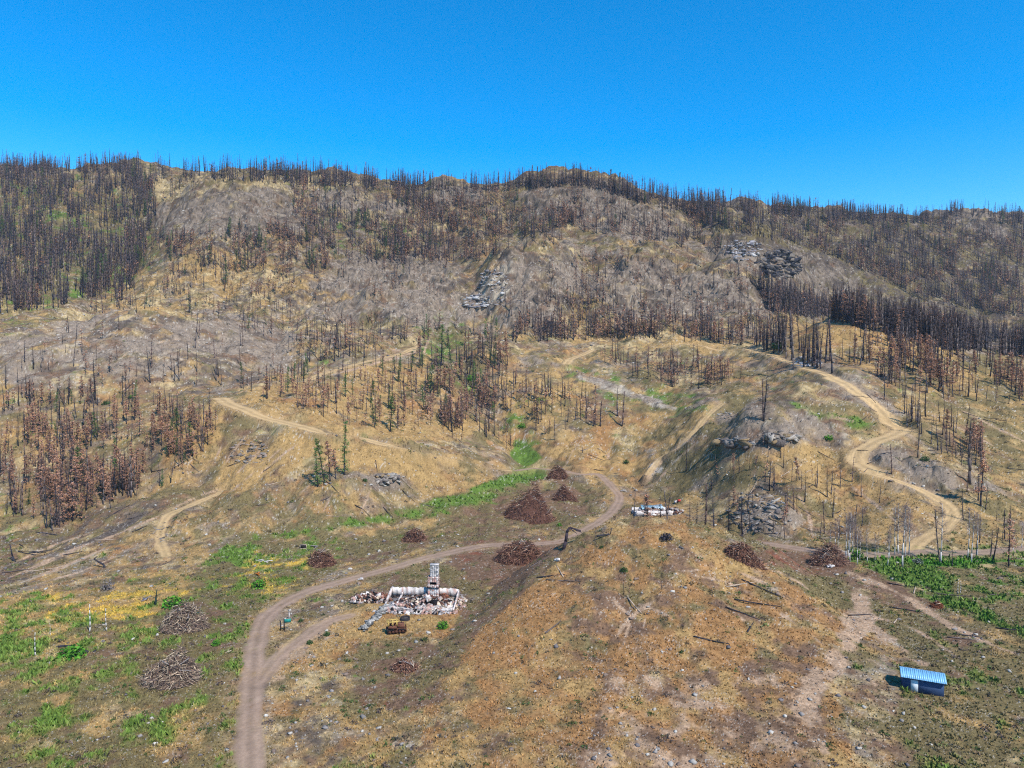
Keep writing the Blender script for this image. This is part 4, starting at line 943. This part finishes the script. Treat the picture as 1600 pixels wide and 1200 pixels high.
# brush piles
def brush_pile(px, py, wpx, hpx, label, pal, deep=.8, ns=None):
    q = P3(px, py); m = q.y / FPX; W = wpx * m / 2; H = hpx * m * 1.05; Dp = W * deep; rg = np.random.RandomState(int(px)); n = ns or int(min(1500, 260 + 60 * W * Dp))
    t = rg.rand(n) ** .55; a = rg.rand(n) * 6.28; x = np.cos(a) * t * W; y = np.sin(a) * t * Dp; lump = .45 + 1.1 * vnoise(x * .5 + px, y * .5, 3)
    hz = H * lump * (1 - t ** 1.7); z = hz * (.5 + .5 * rg.rand(n)) + .05
    L = (.5 + 1.5 * rg.rand(n) ** 2) * min(1.5, .35 * W); d = rg.randn(n, 3); d[:, 2] = d[:, 2] * .35 - .0; d[:, :2] += np.stack([np.cos(a), np.sin(a)], -1) * .7; d /= np.linalg.norm(d, axis=1, keepdims=True)
    d[:, 2] -= .4 * t; c0 = np.stack([x, y, z], -1); gz = ground_at(c0[:, 0] + q.x, c0[:, 1] + q.y) - q.z; c0[:, 2] += gz
    V, F = sticks(c0 - d * L[:, None] / 2, c0 + d * L[:, None] / 2, .035 + .07 * rg.rand(n) ** 2, .02, 4)
    C_ = np.repeat(np.array([pal[rg.randint(len(pal))] * (.5 + 1.0 * rg.rand() ** 1.5) for _ in range(n)]), 8, 0)
    # dark core mound
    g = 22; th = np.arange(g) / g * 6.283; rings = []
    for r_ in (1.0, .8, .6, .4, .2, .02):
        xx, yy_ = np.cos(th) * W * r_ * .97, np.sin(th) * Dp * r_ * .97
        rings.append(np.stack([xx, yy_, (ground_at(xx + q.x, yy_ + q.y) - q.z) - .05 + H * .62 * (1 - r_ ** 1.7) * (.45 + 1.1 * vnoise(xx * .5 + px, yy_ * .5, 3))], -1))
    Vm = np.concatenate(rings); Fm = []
    for i in range(5):
        for j in range(g): a_, b_ = i * g + j, i * g + (j + 1) % g; Fm += [[a_, b_, b_ + g], [a_, b_ + g, a_ + g]]
    r = root('brush_pile', q, 0, category='brush pile', label=label, group='piles of cleared brush beside the dirt roads')
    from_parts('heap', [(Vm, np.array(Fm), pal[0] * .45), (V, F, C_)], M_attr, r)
    nl = max(4, int(W * 2.2)); t = rg.rand(nl) * .75; a = rg.rand(nl) * 6.28; x = np.cos(a) * t * W; y = -np.abs(np.sin(a)) * t * Dp; z = H * .8 * (1 - t ** 1.7) + .25
    d = rg.randn(nl, 3); d[:, 2] = -.3; d /= np.linalg.norm(d, axis=1, keepdims=True); c0 = np.stack([x, y, z + ground_at(x + q.x, y + q.y) - q.z], -1); LL = (1.2 + 1.6 * rg.rand(nl)[:, None]) * min(1.2, W * .3)
    for i in range(nl):
        V, F = sticks([c0[i] - d[i] * LL[i] / 2], [c0[i] + d[i] * LL[i] / 2], .09, .05, 5); from_parts('log', [(V, F, [CR * .7, GY * .8, RB * .6][i % 3])], M_attr, r)
BP = [lin(120, 84, 70), lin(150, 116, 96), lin(96, 66, 60), lin(170, 140, 116), lin(110, 90, 84)]
BG = [lin(130, 108, 92), lin(160, 138, 116), lin(100, 84, 78), lin(184, 164, 140), lin(110, 92, 84)]
BRD = [lin(118, 82, 68), lin(92, 64, 56), lin(140, 100, 80), lin(70, 52, 50), lin(160, 126, 104)]
brush_pile(288, 983, 74, 42, 'large grey-brown brush pile left of the road bend, standing just below the green strip', BG)
brush_pile(268, 1062, 92, 46, 'grey-brown brush pile nearest the camera, with a pale pole across it', BG)
brush_pile(503, 882, 44, 30, 'steep dark brush pile beside the yellow weeds above the road', BRD)
brush_pile(648, 845, 38, 20, 'small domed brush pile under the green strip, above the middle of the road', BRD)
brush_pile(828, 815, 84, 46, 'biggest rust-brown brush pile inside the loop of the road', BRD)
brush_pile(835, 788, 40, 26, 'pointed brush pile just behind the biggest rust-brown one', BRD)
brush_pile(883, 775, 40, 14, 'low flat reddish brush pile right of the pointed pile', BRD)
brush_pile(870, 748, 34, 22, 'dark round brush pile at the top of the road loop', BRD)
brush_pile(812, 890, 78, 36, 'wide rust-red brush pile against the left flank of the foreground hill', BRD)
brush_pile(1163, 872, 62, 20, 'long low brush pile on the right shoulder of the foreground hill', BRD)
brush_pile(1295, 880, 60, 26, 'brush pile of long upright poles beside the aspens', BP)
brush_pile(632, 1045, 44, 16, 'faint low pile of brown twigs below the burnt machine', BRD)
brush_pile(1464, 948, 20, 9, 'tiny orange-brown brush pile in the green strip at the right', [lin(150, 90, 60), lin(120, 74, 56)])

# sign, posts, bits of wreckage
M_paint = mat_attr('weathered_paint', .6, 2.0, .15)
q = P3(446, 985); sr = root('sign', q, math.radians(10), category='sign', label='small teal board on two dark posts inside the road bend')
from_parts('post', [(*sticks([(-.9, 0, -.2)], [(-.9, 0, 2.0)], .14, .12, 6), BK)], M_rubble, sr); from_parts('post', [(*sticks([(-.25, .1, -.2)], [(-.25, .1, 2.3)], .14, .12, 6), BK)], M_rubble, sr)
from_parts('board', [(*box_tri(.45, .1, 1.9, 1.25, .06, .75, .1), lin(40, 128, 118))], M_paint, sr)
q = P3(452, 966); o = from_parts('marker_post', [(*sticks([(0, 0, -.1)], [(0, 0, 1.2)], .12, .1, 6), WH * .8), (*box_tri(0, 0, 1.25, .3, .2, .2), GY)], M_rubble, None, category='post', label='short pale post standing above the teal sign'); o.location = q
q = P3(474, 856); jr = root('junk_box', q, .2, category='junk', label='dark square metal box with a pale frame above the steep dark brush pile')
from_parts('body', [(*box_tri(0, 0, .5, 1.7, 1.0, 1.1, 0, .03, rg), BK)], M_rubble, jr); from_parts('frame', [(*box_tri(x_, -.55, z_, a_, .08, b_), CR) for x_, z_, a_, b_ in ((0, 1.05, 1.9, .12), (0, -.02, 1.9, .12), (-.9, .5, .12, .95), (.9, .5, .12, .95))], M_rubble, jr)
for (px, py, w_, c, lb) in ((493, 855, 1.8, GY * .8, 'grey tangled metal scrap beside the dark junk box'), (415, 878, 3.4, WH * .9, 'white broken sheet lying among the yellow weeds left of the road'), (404, 899, 1.2, lin(200, 120, 50), 'orange rusty drum scrap in the weeds below the white sheet'),
                            (225, 938, 2.6, lin(130, 126, 132), 'grey wooden pallet in the yellow grass by the small dead tree'), (565, 955 - 48, 1.6, WH, 'white bent sheet on the ground behind the debris wing of the house'), (975, 768, 3.4, WH * .9, 'white scrap sheet beside the road loop near the cabin ruin'),
                            (872, 877, .8, WH, 'single white block lying in front of the foreground hill crest'), (1298, 887, 1.0, WH, 'white block lying under the brush pile of upright poles')):
    q = P3(px, py); rg2 = np.random.RandomState(px); o = from_parts('scrap_heap' if w_ > 1.1 else 'stone_block', [(*box_tri(rg2.randn() * w_ * .25, rg2.randn() * .3, .22 + .12 * i, w_ * rg2.uniform(.4, .9), .7 * rg2.uniform(.4, 1), .12 if w_ > 1.1 else .5, rg2.randn() * .3, .06, rg2, (rg2.randn() * .2, rg2.randn() * .25)), c * rg2.uniform(.7, 1.1)) for i in range(4)], M_rubble, None, category='scrap' if w_ > 1.1 else 'block', label=lb); o.location = q

# second ruin behind the hill: cabin foundation with sheets of roof metal
q = P3(1022, 806); cr = root('ruined_cabin', (q.x, q.y + 3, float(ground_at(np.array(q.x), np.array(q.y + 3))) + .05), math.radians(2), category='ruined cabin', label='collapsed cabin with pale foundation and light blue roof sheets behind the foreground hill'); rg = np.random.RandomState(9)
V, F = box_tri(-.5, 0, .12, 13.5, 7.0, .4); link('foundation_slab', build_mesh('foundation_slab', V, F, M_plaster, np.repeat((WH * .8)[None], 8, 0)), cr)
out = []
for x0, y0, x1, y1, h in ((-7, -3.6, 6.2, -3.6, 2.1), (-7, -3.4, -7, 3.4, 1.6), (6.4, -3.6, 6.4, 3.4, .9), (-7, 3.6, 6.2, 3.6, 1.9), (-2, -3.4, -2, 3.4, .8)):
    V, F = wall_ragged(x0, y0, x1, y1, 0, h, .35, .6, rg, .2); out.append((V, F, WH * .88))
from_parts('foundation_wall', out, M_plaster, cr)
M_sheet = mat_attr('roof_metal', .4, 1.2, .2, spec=.5)
for x_, y_, z_, a_, b_, tl, cc_ in ((-1.6, 1.4, 2.2, 4.6, 4.0, (.22, .05), lin(128, 158, 168)), (2.6, 1.4, 2.3, 3.6, 4.0, (.22, -.12), lin(172, 188, 192)), (5.2, -.8, .9, 1.8, 1.4, (.2, .3), lin(190, 194, 194))):
    out = []
    for k in range(int(a_ / .35)):
        out.append((*box_tri(-a_ / 2 + .175 + .35 * k, 0, .03 * (k % 2), .34, b_, .04), cc_ * (.85 + .3 * rg.rand())))
    o = from_parts('metal_sheet', out, M_sheet, cr); o.location = (x_, y_, z_); o.rotation_euler = (tl[0], tl[1], .1 * rg.randn())
from_parts('debris', heap(rg, 420, 7.2, 3.8, 1.9, .6, [WH, GY, CR, RB, BK, PK], .3, 0, -.6) + heap(rg, 240, 4.0, 3.0, 1.6, .6, [GY, CR, WH, RB, BK], 0, 8.5, 2.5), M_rubble, cr)
for px, py, c, lb in ((1056, 786, WH * .9, 'white drum lying left of the red and white drum by the cabin ruin'), (1061, 784, lin(170, 60, 50), 'red and white drum lying beside the cabin ruin')):
    q = P3(px, py); br = root('drum', q, .6, category='drum', label=lb); V, F = sticks([(-.6, 0, .5)], [(.6, 0, .5)], .5, .5, 14); from_parts('barrel', [(V, F, c)], M_paint, br); V, F = sticks([(.58, 0, .5)], [(.66, 0, .5)], .52, .52, 14); from_parts('lid', [(V, F, WH * .95)], M_paint, br)

# blue shed at the bottom edge
q = P3(1440, 1077); sh = root('shed', (q.x, q.y, q.z), math.radians(-24), category='shed', label='small shed with a light blue metal roof at the bottom right')
from_parts('wall', [(*box_tri(0, 0, 1.1, 5.6, 3.4, 2.4), lin(52, 70, 100))], M_paint, sh)
def corr(sgn):
    out = []
    for k in range(22): out.append((*box_tri(-3.1 + .14 + .282 * k, 0, .02 * (k % 2), .28, 2.25, .04), lin(120, 172, 206) * (.92 + .12 * rg.rand())))
    o = from_parts('roof', out, M_sheet, sh); o.location = (0, sgn * 1.05, 2.68); o.rotation_euler = (-sgn * .34, 0, 0)
corr(-1); corr(1)
for s1 in (-1, 1):
    v = np.array([[s1 * 2.8, -1.7, 2.3], [s1 * 2.8, 1.7, 2.3], [s1 * 2.8, 0, 2.98], [s1 * 2.74, -1.7, 2.3], [s1 * 2.74, 1.7, 2.3], [s1 * 2.74, 0, 2.98]]); from_parts('gable', [(v, np.array([[0, 1, 2], [3, 5, 4], [0, 3, 4], [0, 4, 1], [0, 2, 5], [0, 5, 3], [1, 4, 5], [1, 5, 2]]), lin(52, 84, 130))], M_paint, sh)
from_parts('door', [(*box_tri(-1.2, -1.74, 1.0, 1.0, .06, 1.95), lin(190, 196, 200))], M_paint, sh)

# rock outcrops
def outcrop(px, py, wpx, hpx, label, pal, n=60, seed=0, name='rock_outcrop', size=.16, sink=.25):
    q = P3(px, py + hpx * .4); m = q.y / FPX; W = wpx * m / 2; rg = np.random.RandomState(seed + px); out = []
    for i in range(n):
        a_, b_ = rg.uniform(-1, 1), rg.uniform(-1, 1)
        if a_ * a_ + b_ * b_ > 1: continue
        h = hit(px + a_ * wpx / 2, py + b_ * hpx / 2)
        if h is None or abs(h[1] - q.y) > 4 * W + 12: continue
        s = W * size * (.4 + 1.3 * rg.rand() ** 2); V, F = ROCKV[rg.randint(8)]; V = V * [1.3, 1, .62]; rot = np.array(Matrix.Rotation(rg.rand() * 6, 3, 'Z') @ Matrix.Rotation(rg.randn() * .5, 3, 'X'))
        out.append((V * s * [1.5, 1, 1.1] @ rot.T + [h[0] - q.x, h[1] - q.y, h[2] - q.z - sink * s], F, pal[rg.randint(len(pal))] * (.75 + .4 * rg.rand())))
    r = root(name, q, 0, category='rock', label=label, group='rock outcrops on the hillsides'); from_parts('boulders', out, M_brick, r)
GP = [lin(150, 140, 130) * .8, lin(134, 124, 116) * .8, lin(172, 162, 150) * .8, lin(116, 106, 100) * .8, lin(156, 132, 98) * .8]
outcrop(1185, 800, 90, 60, 'jumbled dark grey rock outcrop beyond the right shoulder of the foreground hill', GP + [lin(176,168,160)*.8, lin(150,128,98)*.8], 330, size=.085)
outcrop(605, 746, 50, 16, 'small grey outcrop on the gold slope under the pale track', GP, 90)
outcrop(1150, 690, 60, 18, 'flat grey slab outcrop on the left side of the rocky knob', GP, 60, size=.25)
outcrop(1222, 682, 48, 20, 'rounded grey outcrop on the right side of the rocky knob', GP, 50, size=.25)
outcrop(1135, 648, 30, 14, 'grey outcrop at the crown of the rocky knob', GP, 40)
outcrop(255, 830, 40, 30, 'pale stony outcrop beside the faint track on the left slope', GP, 60, size=.1)
outcrop(390, 705, 60, 40, 'stony broken bank under the left end of the pale track', GP + [lin(150, 130, 116)], 160, size=.09)
outcrop(1215, 805 - 340, 10, 6, 'small grey outcrop by the head of the dark forest valley', GP, 12)
outcrop(1220, 408, 66, 42, 'blackened cliff with a dark hollow high on the right mountainside', [lin(38, 39, 46), lin(54, 54, 60), lin(28, 30, 36), lin(92, 88, 88), lin(120, 110, 100)], 420, name='dark_cliff', size=.13, sink=.75)
outcrop(1160, 390, 60, 34, 'pale fractured cliff left of the blackened cliff', [lin(150, 146, 150), lin(116, 112, 118), lin(176, 172, 170)], 160, name='pale_cliff', size=.09)
outcrop(770, 448, 50, 56, 'pale grey cliff face at the centre of the mountain', [lin(160, 154, 152), lin(130, 124, 124), lin(184, 178, 172)], 170, name='pale_cliff', size=.08)
outcrop(742, 470, 50, 24, 'broken white rock at the head of the centre gully', [lin(170, 166, 164), lin(120, 116, 120)], 80, size=.12)
outcrop(1262, 565, 46, 18, 'pale boulders under the stand left of the orange hill', [lin(176, 174, 176), lin(140, 138, 142)], 90, size=.1)

# bushes
def bush(px, py, wpx, label, pal, hf=.8, name='green_bush', cat_='bush', grp='single green bushes', nf_=260, tw=.16):
    q = P3(px, py); W = wpx * q.y / FPX / 2; rg = np.random.RandomState(px + py); p = rg.randn(nf_, 3); p /= np.linalg.norm(p, axis=1, keepdims=True); p *= rg.rand(nf_, 1) ** .45; p[:, 2] = np.abs(p[:, 2]) * hf * 1.3
    V, F = tris(p * W, W * tw, .8, rg); c = np.repeat(np.array([pal[rg.randint(len(pal))] * (.6 + .8 * rg.rand()) for _ in range(nf_)]), 3, 0)
    r = root(name, q, 0, category=cat_, label=label, group=grp); from_parts('foliage', [(V, F, c)], M_needles, r)
    a = rg.rand(12) * 6.28; tip = np.stack([np.cos(a) * .6 * W, np.sin(a) * .6 * W, W * hf * (.5 + .6 * rg.rand(12))], -1); V, F = sticks(np.zeros((12, 3)) + [0, 0, -.1], tip, .05, .02, 4); from_parts('stems', [(V, F, DARK)], M_bark, r)
GB = [lin(70, 120, 36), lin(54, 98, 30), lin(92, 140, 44)]; GD = [lin(60, 84, 44), lin(76, 96, 50), lin(48, 70, 38)]
for px, py, wp, lb, pl in ((692, 981, 22, 'bright green bush at the right end of the lawn below the ruined house', GB), (874, 822, 10, 'small green bush inside the road loop beside the brown soil', GB), (978, 724, 12, 'dark green bush alone on the brown slope over the road loop', GD),
    (112, 1028, 42, 'wide bright green bush near the white trunks at lower left', GB), (337, 1008, 16, 'small green bush beside the road bend at lower left', GB), (484, 1006, 12, 'dark green bush beside the pale side track', GD), (510, 993, 12, 'dark green bush above the pale side track', GD),
    (270, 948, 34, 'broad green bush above the large grey-brown brush pile', GB), (405, 918, 26, 'green bush among the yellow weeds left of the road', GB), (470, 975 - 4, 9, 'green bush close to the teal sign', GD), (1445, 720, 14, 'dark green bush right of the switchback track', GD),
    (1295, 687, 16, 'bright green bush under the green strip of the right hill', GB), (735, 595, 18, 'bright green bush low in the centre gully', GB), (1215, 545, 24, 'green bush left of the tall black stand', GD), (166, 632, 14, 'green bush between snags below the grey dome', GD),
    (205, 622, 10, 'small bright green bush at the foot of the grey dome', GB), (816, 668, 14, 'green bush in the lower centre gully', GB), (570, 872 - 120, 9, 'small dark green bush on the gold slope', GD), (940, 884 - 28, 8, 'small green bush on the left crest of the foreground hill', GD),
    (975, 893, 14, 'olive green bush on the face of the foreground hill', GD), (1340, 778 + 92, 20, 'green bush at the left end of the aspens', GB), (1434, 881, 18, 'grey-green bush in the green strip under the aspens', [lin(96, 100, 96), lin(110, 112, 104)]), (1065, 905 + 115, 8, 'small green bush low on the foreground hill', GD)):
    bush(px, py, wp, lb, pl)
bush(1041, 843, 22, 'black charred bush on the crest of the foreground hill', [DARK, DARK * 1.4, lin(64, 60, 64)], .75, 'charred_bush', 'bush', 'single burnt bushes', 260, .17)
bush(168, 922, 24, 'grey bare bush with dense fine twigs at the edge of the yellow grass', [lin(120, 110, 108), lin(100, 92, 92), lin(140, 130, 124)], 1.25, 'bare_bush', 'bush', 'single burnt bushes', 420, .10)

# aspens: pale trunks with a haze of bare twigs
M_aspen = mat_attr('aspen_bark', .8, 3, .2)
def aspen_mesh(seed, broken=False):
    rg = np.random.RandomState(seed); V, F, ax = trunk_geo(rg, .03, .012, broken=broken, n=6)
    c = np.where((rg.rand(len(V), 1) < .12), lin(90, 84, 84)[None], lin(206, 200, 192)[None] * .8)
    if broken: return (V, F, c), None
    Vb, Fb, b, tp = branches_geo(rg, ax, 46, .45, .22, .003, .35); q = np.repeat(b + (tp - b) * .6, 5, 0); V2, F2 = sticks(q, q + rg.randn(len(q), 3) * [.05, .05, .04], .0014, .0008, 3)
    return (V, F, c), cat([(Vb, Fb, lin(120, 108, 106)), (V2, F2, lin(126, 108, 104))])
AM = [aspen_mesh(k) for k in range(4)]; AB = [aspen_mesh(20 + k, True) for k in range(2)]
AMm = [(build_mesh('trunk', *a[0][:2], M_aspen, a[0][2]), build_mesh('crown', *a[1][:2], M_aspen, a[1][2])) for a in AM]; ABm = [build_mesh('trunk', *a[0][:2], M_aspen, a[0][2]) for a in AB]
asp = []
AS = [(1322,874,800),(1325,872,798),(1328,878,800),(1332,868,806),(1340,882,820),(1343,874,826),(1355,880,824),(1367,878,832),(1372,866,830),(1387,884,828),(1390,872,822),(1398,868,790),(1404,866,784),(1410,886,786),(1414,870,782),(1420,866,792),(1470,880,784),(1512,872,790),(1518,880,796),(1526,870,800),(1310,868,806),(1304,862,808),(1297,862,815),(1583,862,825),(1596,856,815)]
for i, (px, py, pt) in enumerate(AS):
    q = P3(px, py); h = (py - pt) / FPX * q.y; r = root('aspen', q - Vector((0, 0, .1)), R.uniform(0, 6), category='tree'); wd = h * R.uniform(.8, 1.1); r.scale = (wd, wd, h); t, c = AMm[i % 4]; link('trunk', t, r); link('crown', c, r); asp.append((px, r))
asp.sort(key=lambda a: a[0])
for i, (px, r) in enumerate(asp): r['label'] = ordw(i) + ' from left of the bare white-trunked aspens along the green strip'; r['group'] = 'bare aspens along the green strip'
for i, (px, py, pt, lb) in enumerate(((1497, 928, 903, 'left one of two short broken white trunks on the green strip'), (1501, 927, 906, 'right one of two short broken white trunks on the green strip'), (55, 1025, 985, 'tall white broken trunk at the lower left'), (79, 992, 972, 'thin short white broken trunk in the yellow grass at the left'),
    (140, 988, 942, 'pale thin dead trunk left of its shorter twin in the yellow grass'), (166, 986, 948, 'pale thin dead trunk right of its twin in the yellow grass'))):
    q = P3(px, py); h = (py - pt) / FPX * q.y; r = root('broken_trunk', q - Vector((0, 0, .1)), i, category='trunk', label=lb, group='pale broken trunks'); r.scale = (h * 1.6, h * 1.6, h); link('trunk', ABm[i % 2], r)

# odd single dead wood
def deadwood(px, py, pts, r0, label, col=DARK, name='fallen_log', cat_='log', extra=()):
    q = P3(px, py); m = q.y / FPX; P = np.array([(a * m, 0, -b * m) for a, b in pts]); P[:, 1] = np.linspace(0, .5, len(P)); n = len(P) - 1
    V, F = sticks(P[:-1], P[1:], np.linspace(r0, r0 * .6, n), np.linspace(r0 * .95, r0 * .4, n), 7); r = root(name, q, 0, category=cat_, label=label, group='single pieces of burnt wood'); from_parts('trunk', [(V, F, col)], M_bark, r)
    if extra:
        E0 = np.array([(a * m, .1, -b * m) for a, b, c, d in extra]); E1 = np.array([(c * m, .3, -d * m) for a, b, c, d in extra]); V, F = sticks(E0, E1, r0 * .4, r0 * .1, 5); from_parts('limb', [(V, F, col)], M_bark, r)
deadwood(880, 858, [(0, 2), (4, -12), (6, -26), (10, -34), (28, -28)], .45, 'thick hooked burnt stump leaning on the left crest of the foreground hill', lin(70, 60, 66) * .7, 'burnt_stump', 'stump', [(6, -26, 12, -36), (10, -33, 22, -24), (20, -30, 30, -26)])
deadwood(948, 838, [(-16, 0), (-4, -2), (6, -2), (8, -12)], .22, 'charred fallen log with a raised end behind the foreground hill crest', DARK, 'fallen_log', 'log', [(-4, -2, -8, -8), (6, -3, 12, -1)])
deadwood(155, 887, [(10, 2), (6, -5), (-2, -9), (-9, -13), (-5, -17)], .28, 'black S-shaped fallen log on the low left slope', DARK)
deadwood(95, 1012, [(-16, 6), (-6, 0), (4, -2), (14, -1)], .3, 'black log lying in the green grass above the wide bush', DARK)
deadwood(140, 1020, [(-8, -4), (0, 2), (8, -3)], .25, 'short black forked log beside the wide green bush', DARK, extra=[(0, 2, 3, 6)])
deadwood(243, 945, [(0, 2), (0, -12), (1, -24)], .22, 'small dark burnt tree with cross-like limbs beside the grey pallet', lin(40, 56, 50), 'burnt_stump', 'stump', [(0, -10, -8, -13), (0, -14, 9, -17), (0, -6, 6, -8), (0, -18, -4, -22)])
deadwood(18, 878, [(6, 2), (1, -8), (-4, -28)], .3, 'leaning black snag stub at the left edge above the pale streaks', DARK, 'burnt_stump', 'stump', [(4, -2, 12, -8)])
deadwood(348, 1022, [(-12, 3), (0, 0), (12, -4)], .14, 'pale straight pole on the ground left of the road', CR * .8)

# thin logs lying over the slopes
lg = []
ZL = [([(350,700),(740,740),(700,800),(480,820),(300,800)], 16), ([(0,850),(250,780),(200,880),(20,910)], 16), ([(900,700),(1000,700),(980,760),(900,740)], 10), ([(1100,700),(1400,700),(1400,850),(1150,840)], 24), ([(1250,600),(1600,640),(1600,760),(1420,700)], 26), ([(0,500),(480,500),(450,600),(50,610)], 20), ([(850,860),(1150,880),(1280,1000),(800,1030)], 12), ([(1300,900),(1600,900),(1600,1040),(1350,1000)], 10), ([(200,680),(340,650),(350,720),(260,750)], 6)]
for poly, n in ZL:
    P = np.array(poly, float); x0, y0 = P.min(0); x1, y1 = P.max(0); k = 0
    while k < n:
        a, b = R.uniform(x0, x1), R.uniform(y0, y1)
        if poly_sd(np.array([a]), np.array([b]), poly)[0] < 0: continue
        k += 1; q = hit(a, b); L = R.uniform(3, 9); az = R.gauss(.5, .5) * R.choice([1, 1, -1]); dx, dy = math.cos(az) * L / 2, math.sin(az) * L / 2
        e = [(q[0] + s * dx, q[1] + s * dy) for s in (-1, 0, 1)]; Pz = np.array([(x - q[0], y - q[1], float(ground_at(np.array(x), np.array(y))) - q[2] + .13) for x, y in e])
        Pz[1, 2] = max(Pz[1, 2], (Pz[0, 2] + Pz[2, 2]) / 2 - .1); V, F = sticks(Pz[:-1], Pz[1:], [.16, .13], [.13, .07], 5)
        o = from_parts('fallen_log', [(V, F, [DARK, DARK, GREYW, lin(170, 150, 130)][k % 4])], M_bark, None, category='log'); o.location = q; lg.append((o, a, b, L))
label_by_place(lg, ['short fallen log', 'mid-sized fallen log', 'long fallen log'], 'burnt logs lying on the slopes')

# ------------------------------------------------------------------ haze
HAZE = 0.00005
if HAZE:
    mh = bpy.data.materials.new('thin_haze'); mh.use_nodes = True; nt = mh.node_tree; nt.nodes.clear()
    pv = nt.nodes.new('ShaderNodeVolumePrincipled'); pv.inputs['Color'].default_value = (.62, .78, 1, 1); pv.inputs['Density'].default_value = HAZE; pv.inputs['Anisotropy'].default_value = .0
    oo = nt.nodes.new('ShaderNodeOutputMaterial'); nt.links.new(pv.outputs[0], oo.inputs['Volume'])
    zmin = float(Z.min()) + CZ - 1.0; zmax = float(Z.max()) + CZ + 40
    V = np.array([[x, y, z] for x in (-2500, 2500) for y in (-60, 2500) for z in (zmin, zmax)], float)
    link('haze', build_mesh('haze', V, np.array([[0, 1, 3, 2], [4, 6, 7, 5], [0, 4, 5, 1], [2, 3, 7, 6], [0, 2, 6, 4], [1, 5, 7, 3]]), mh), kind='stuff')
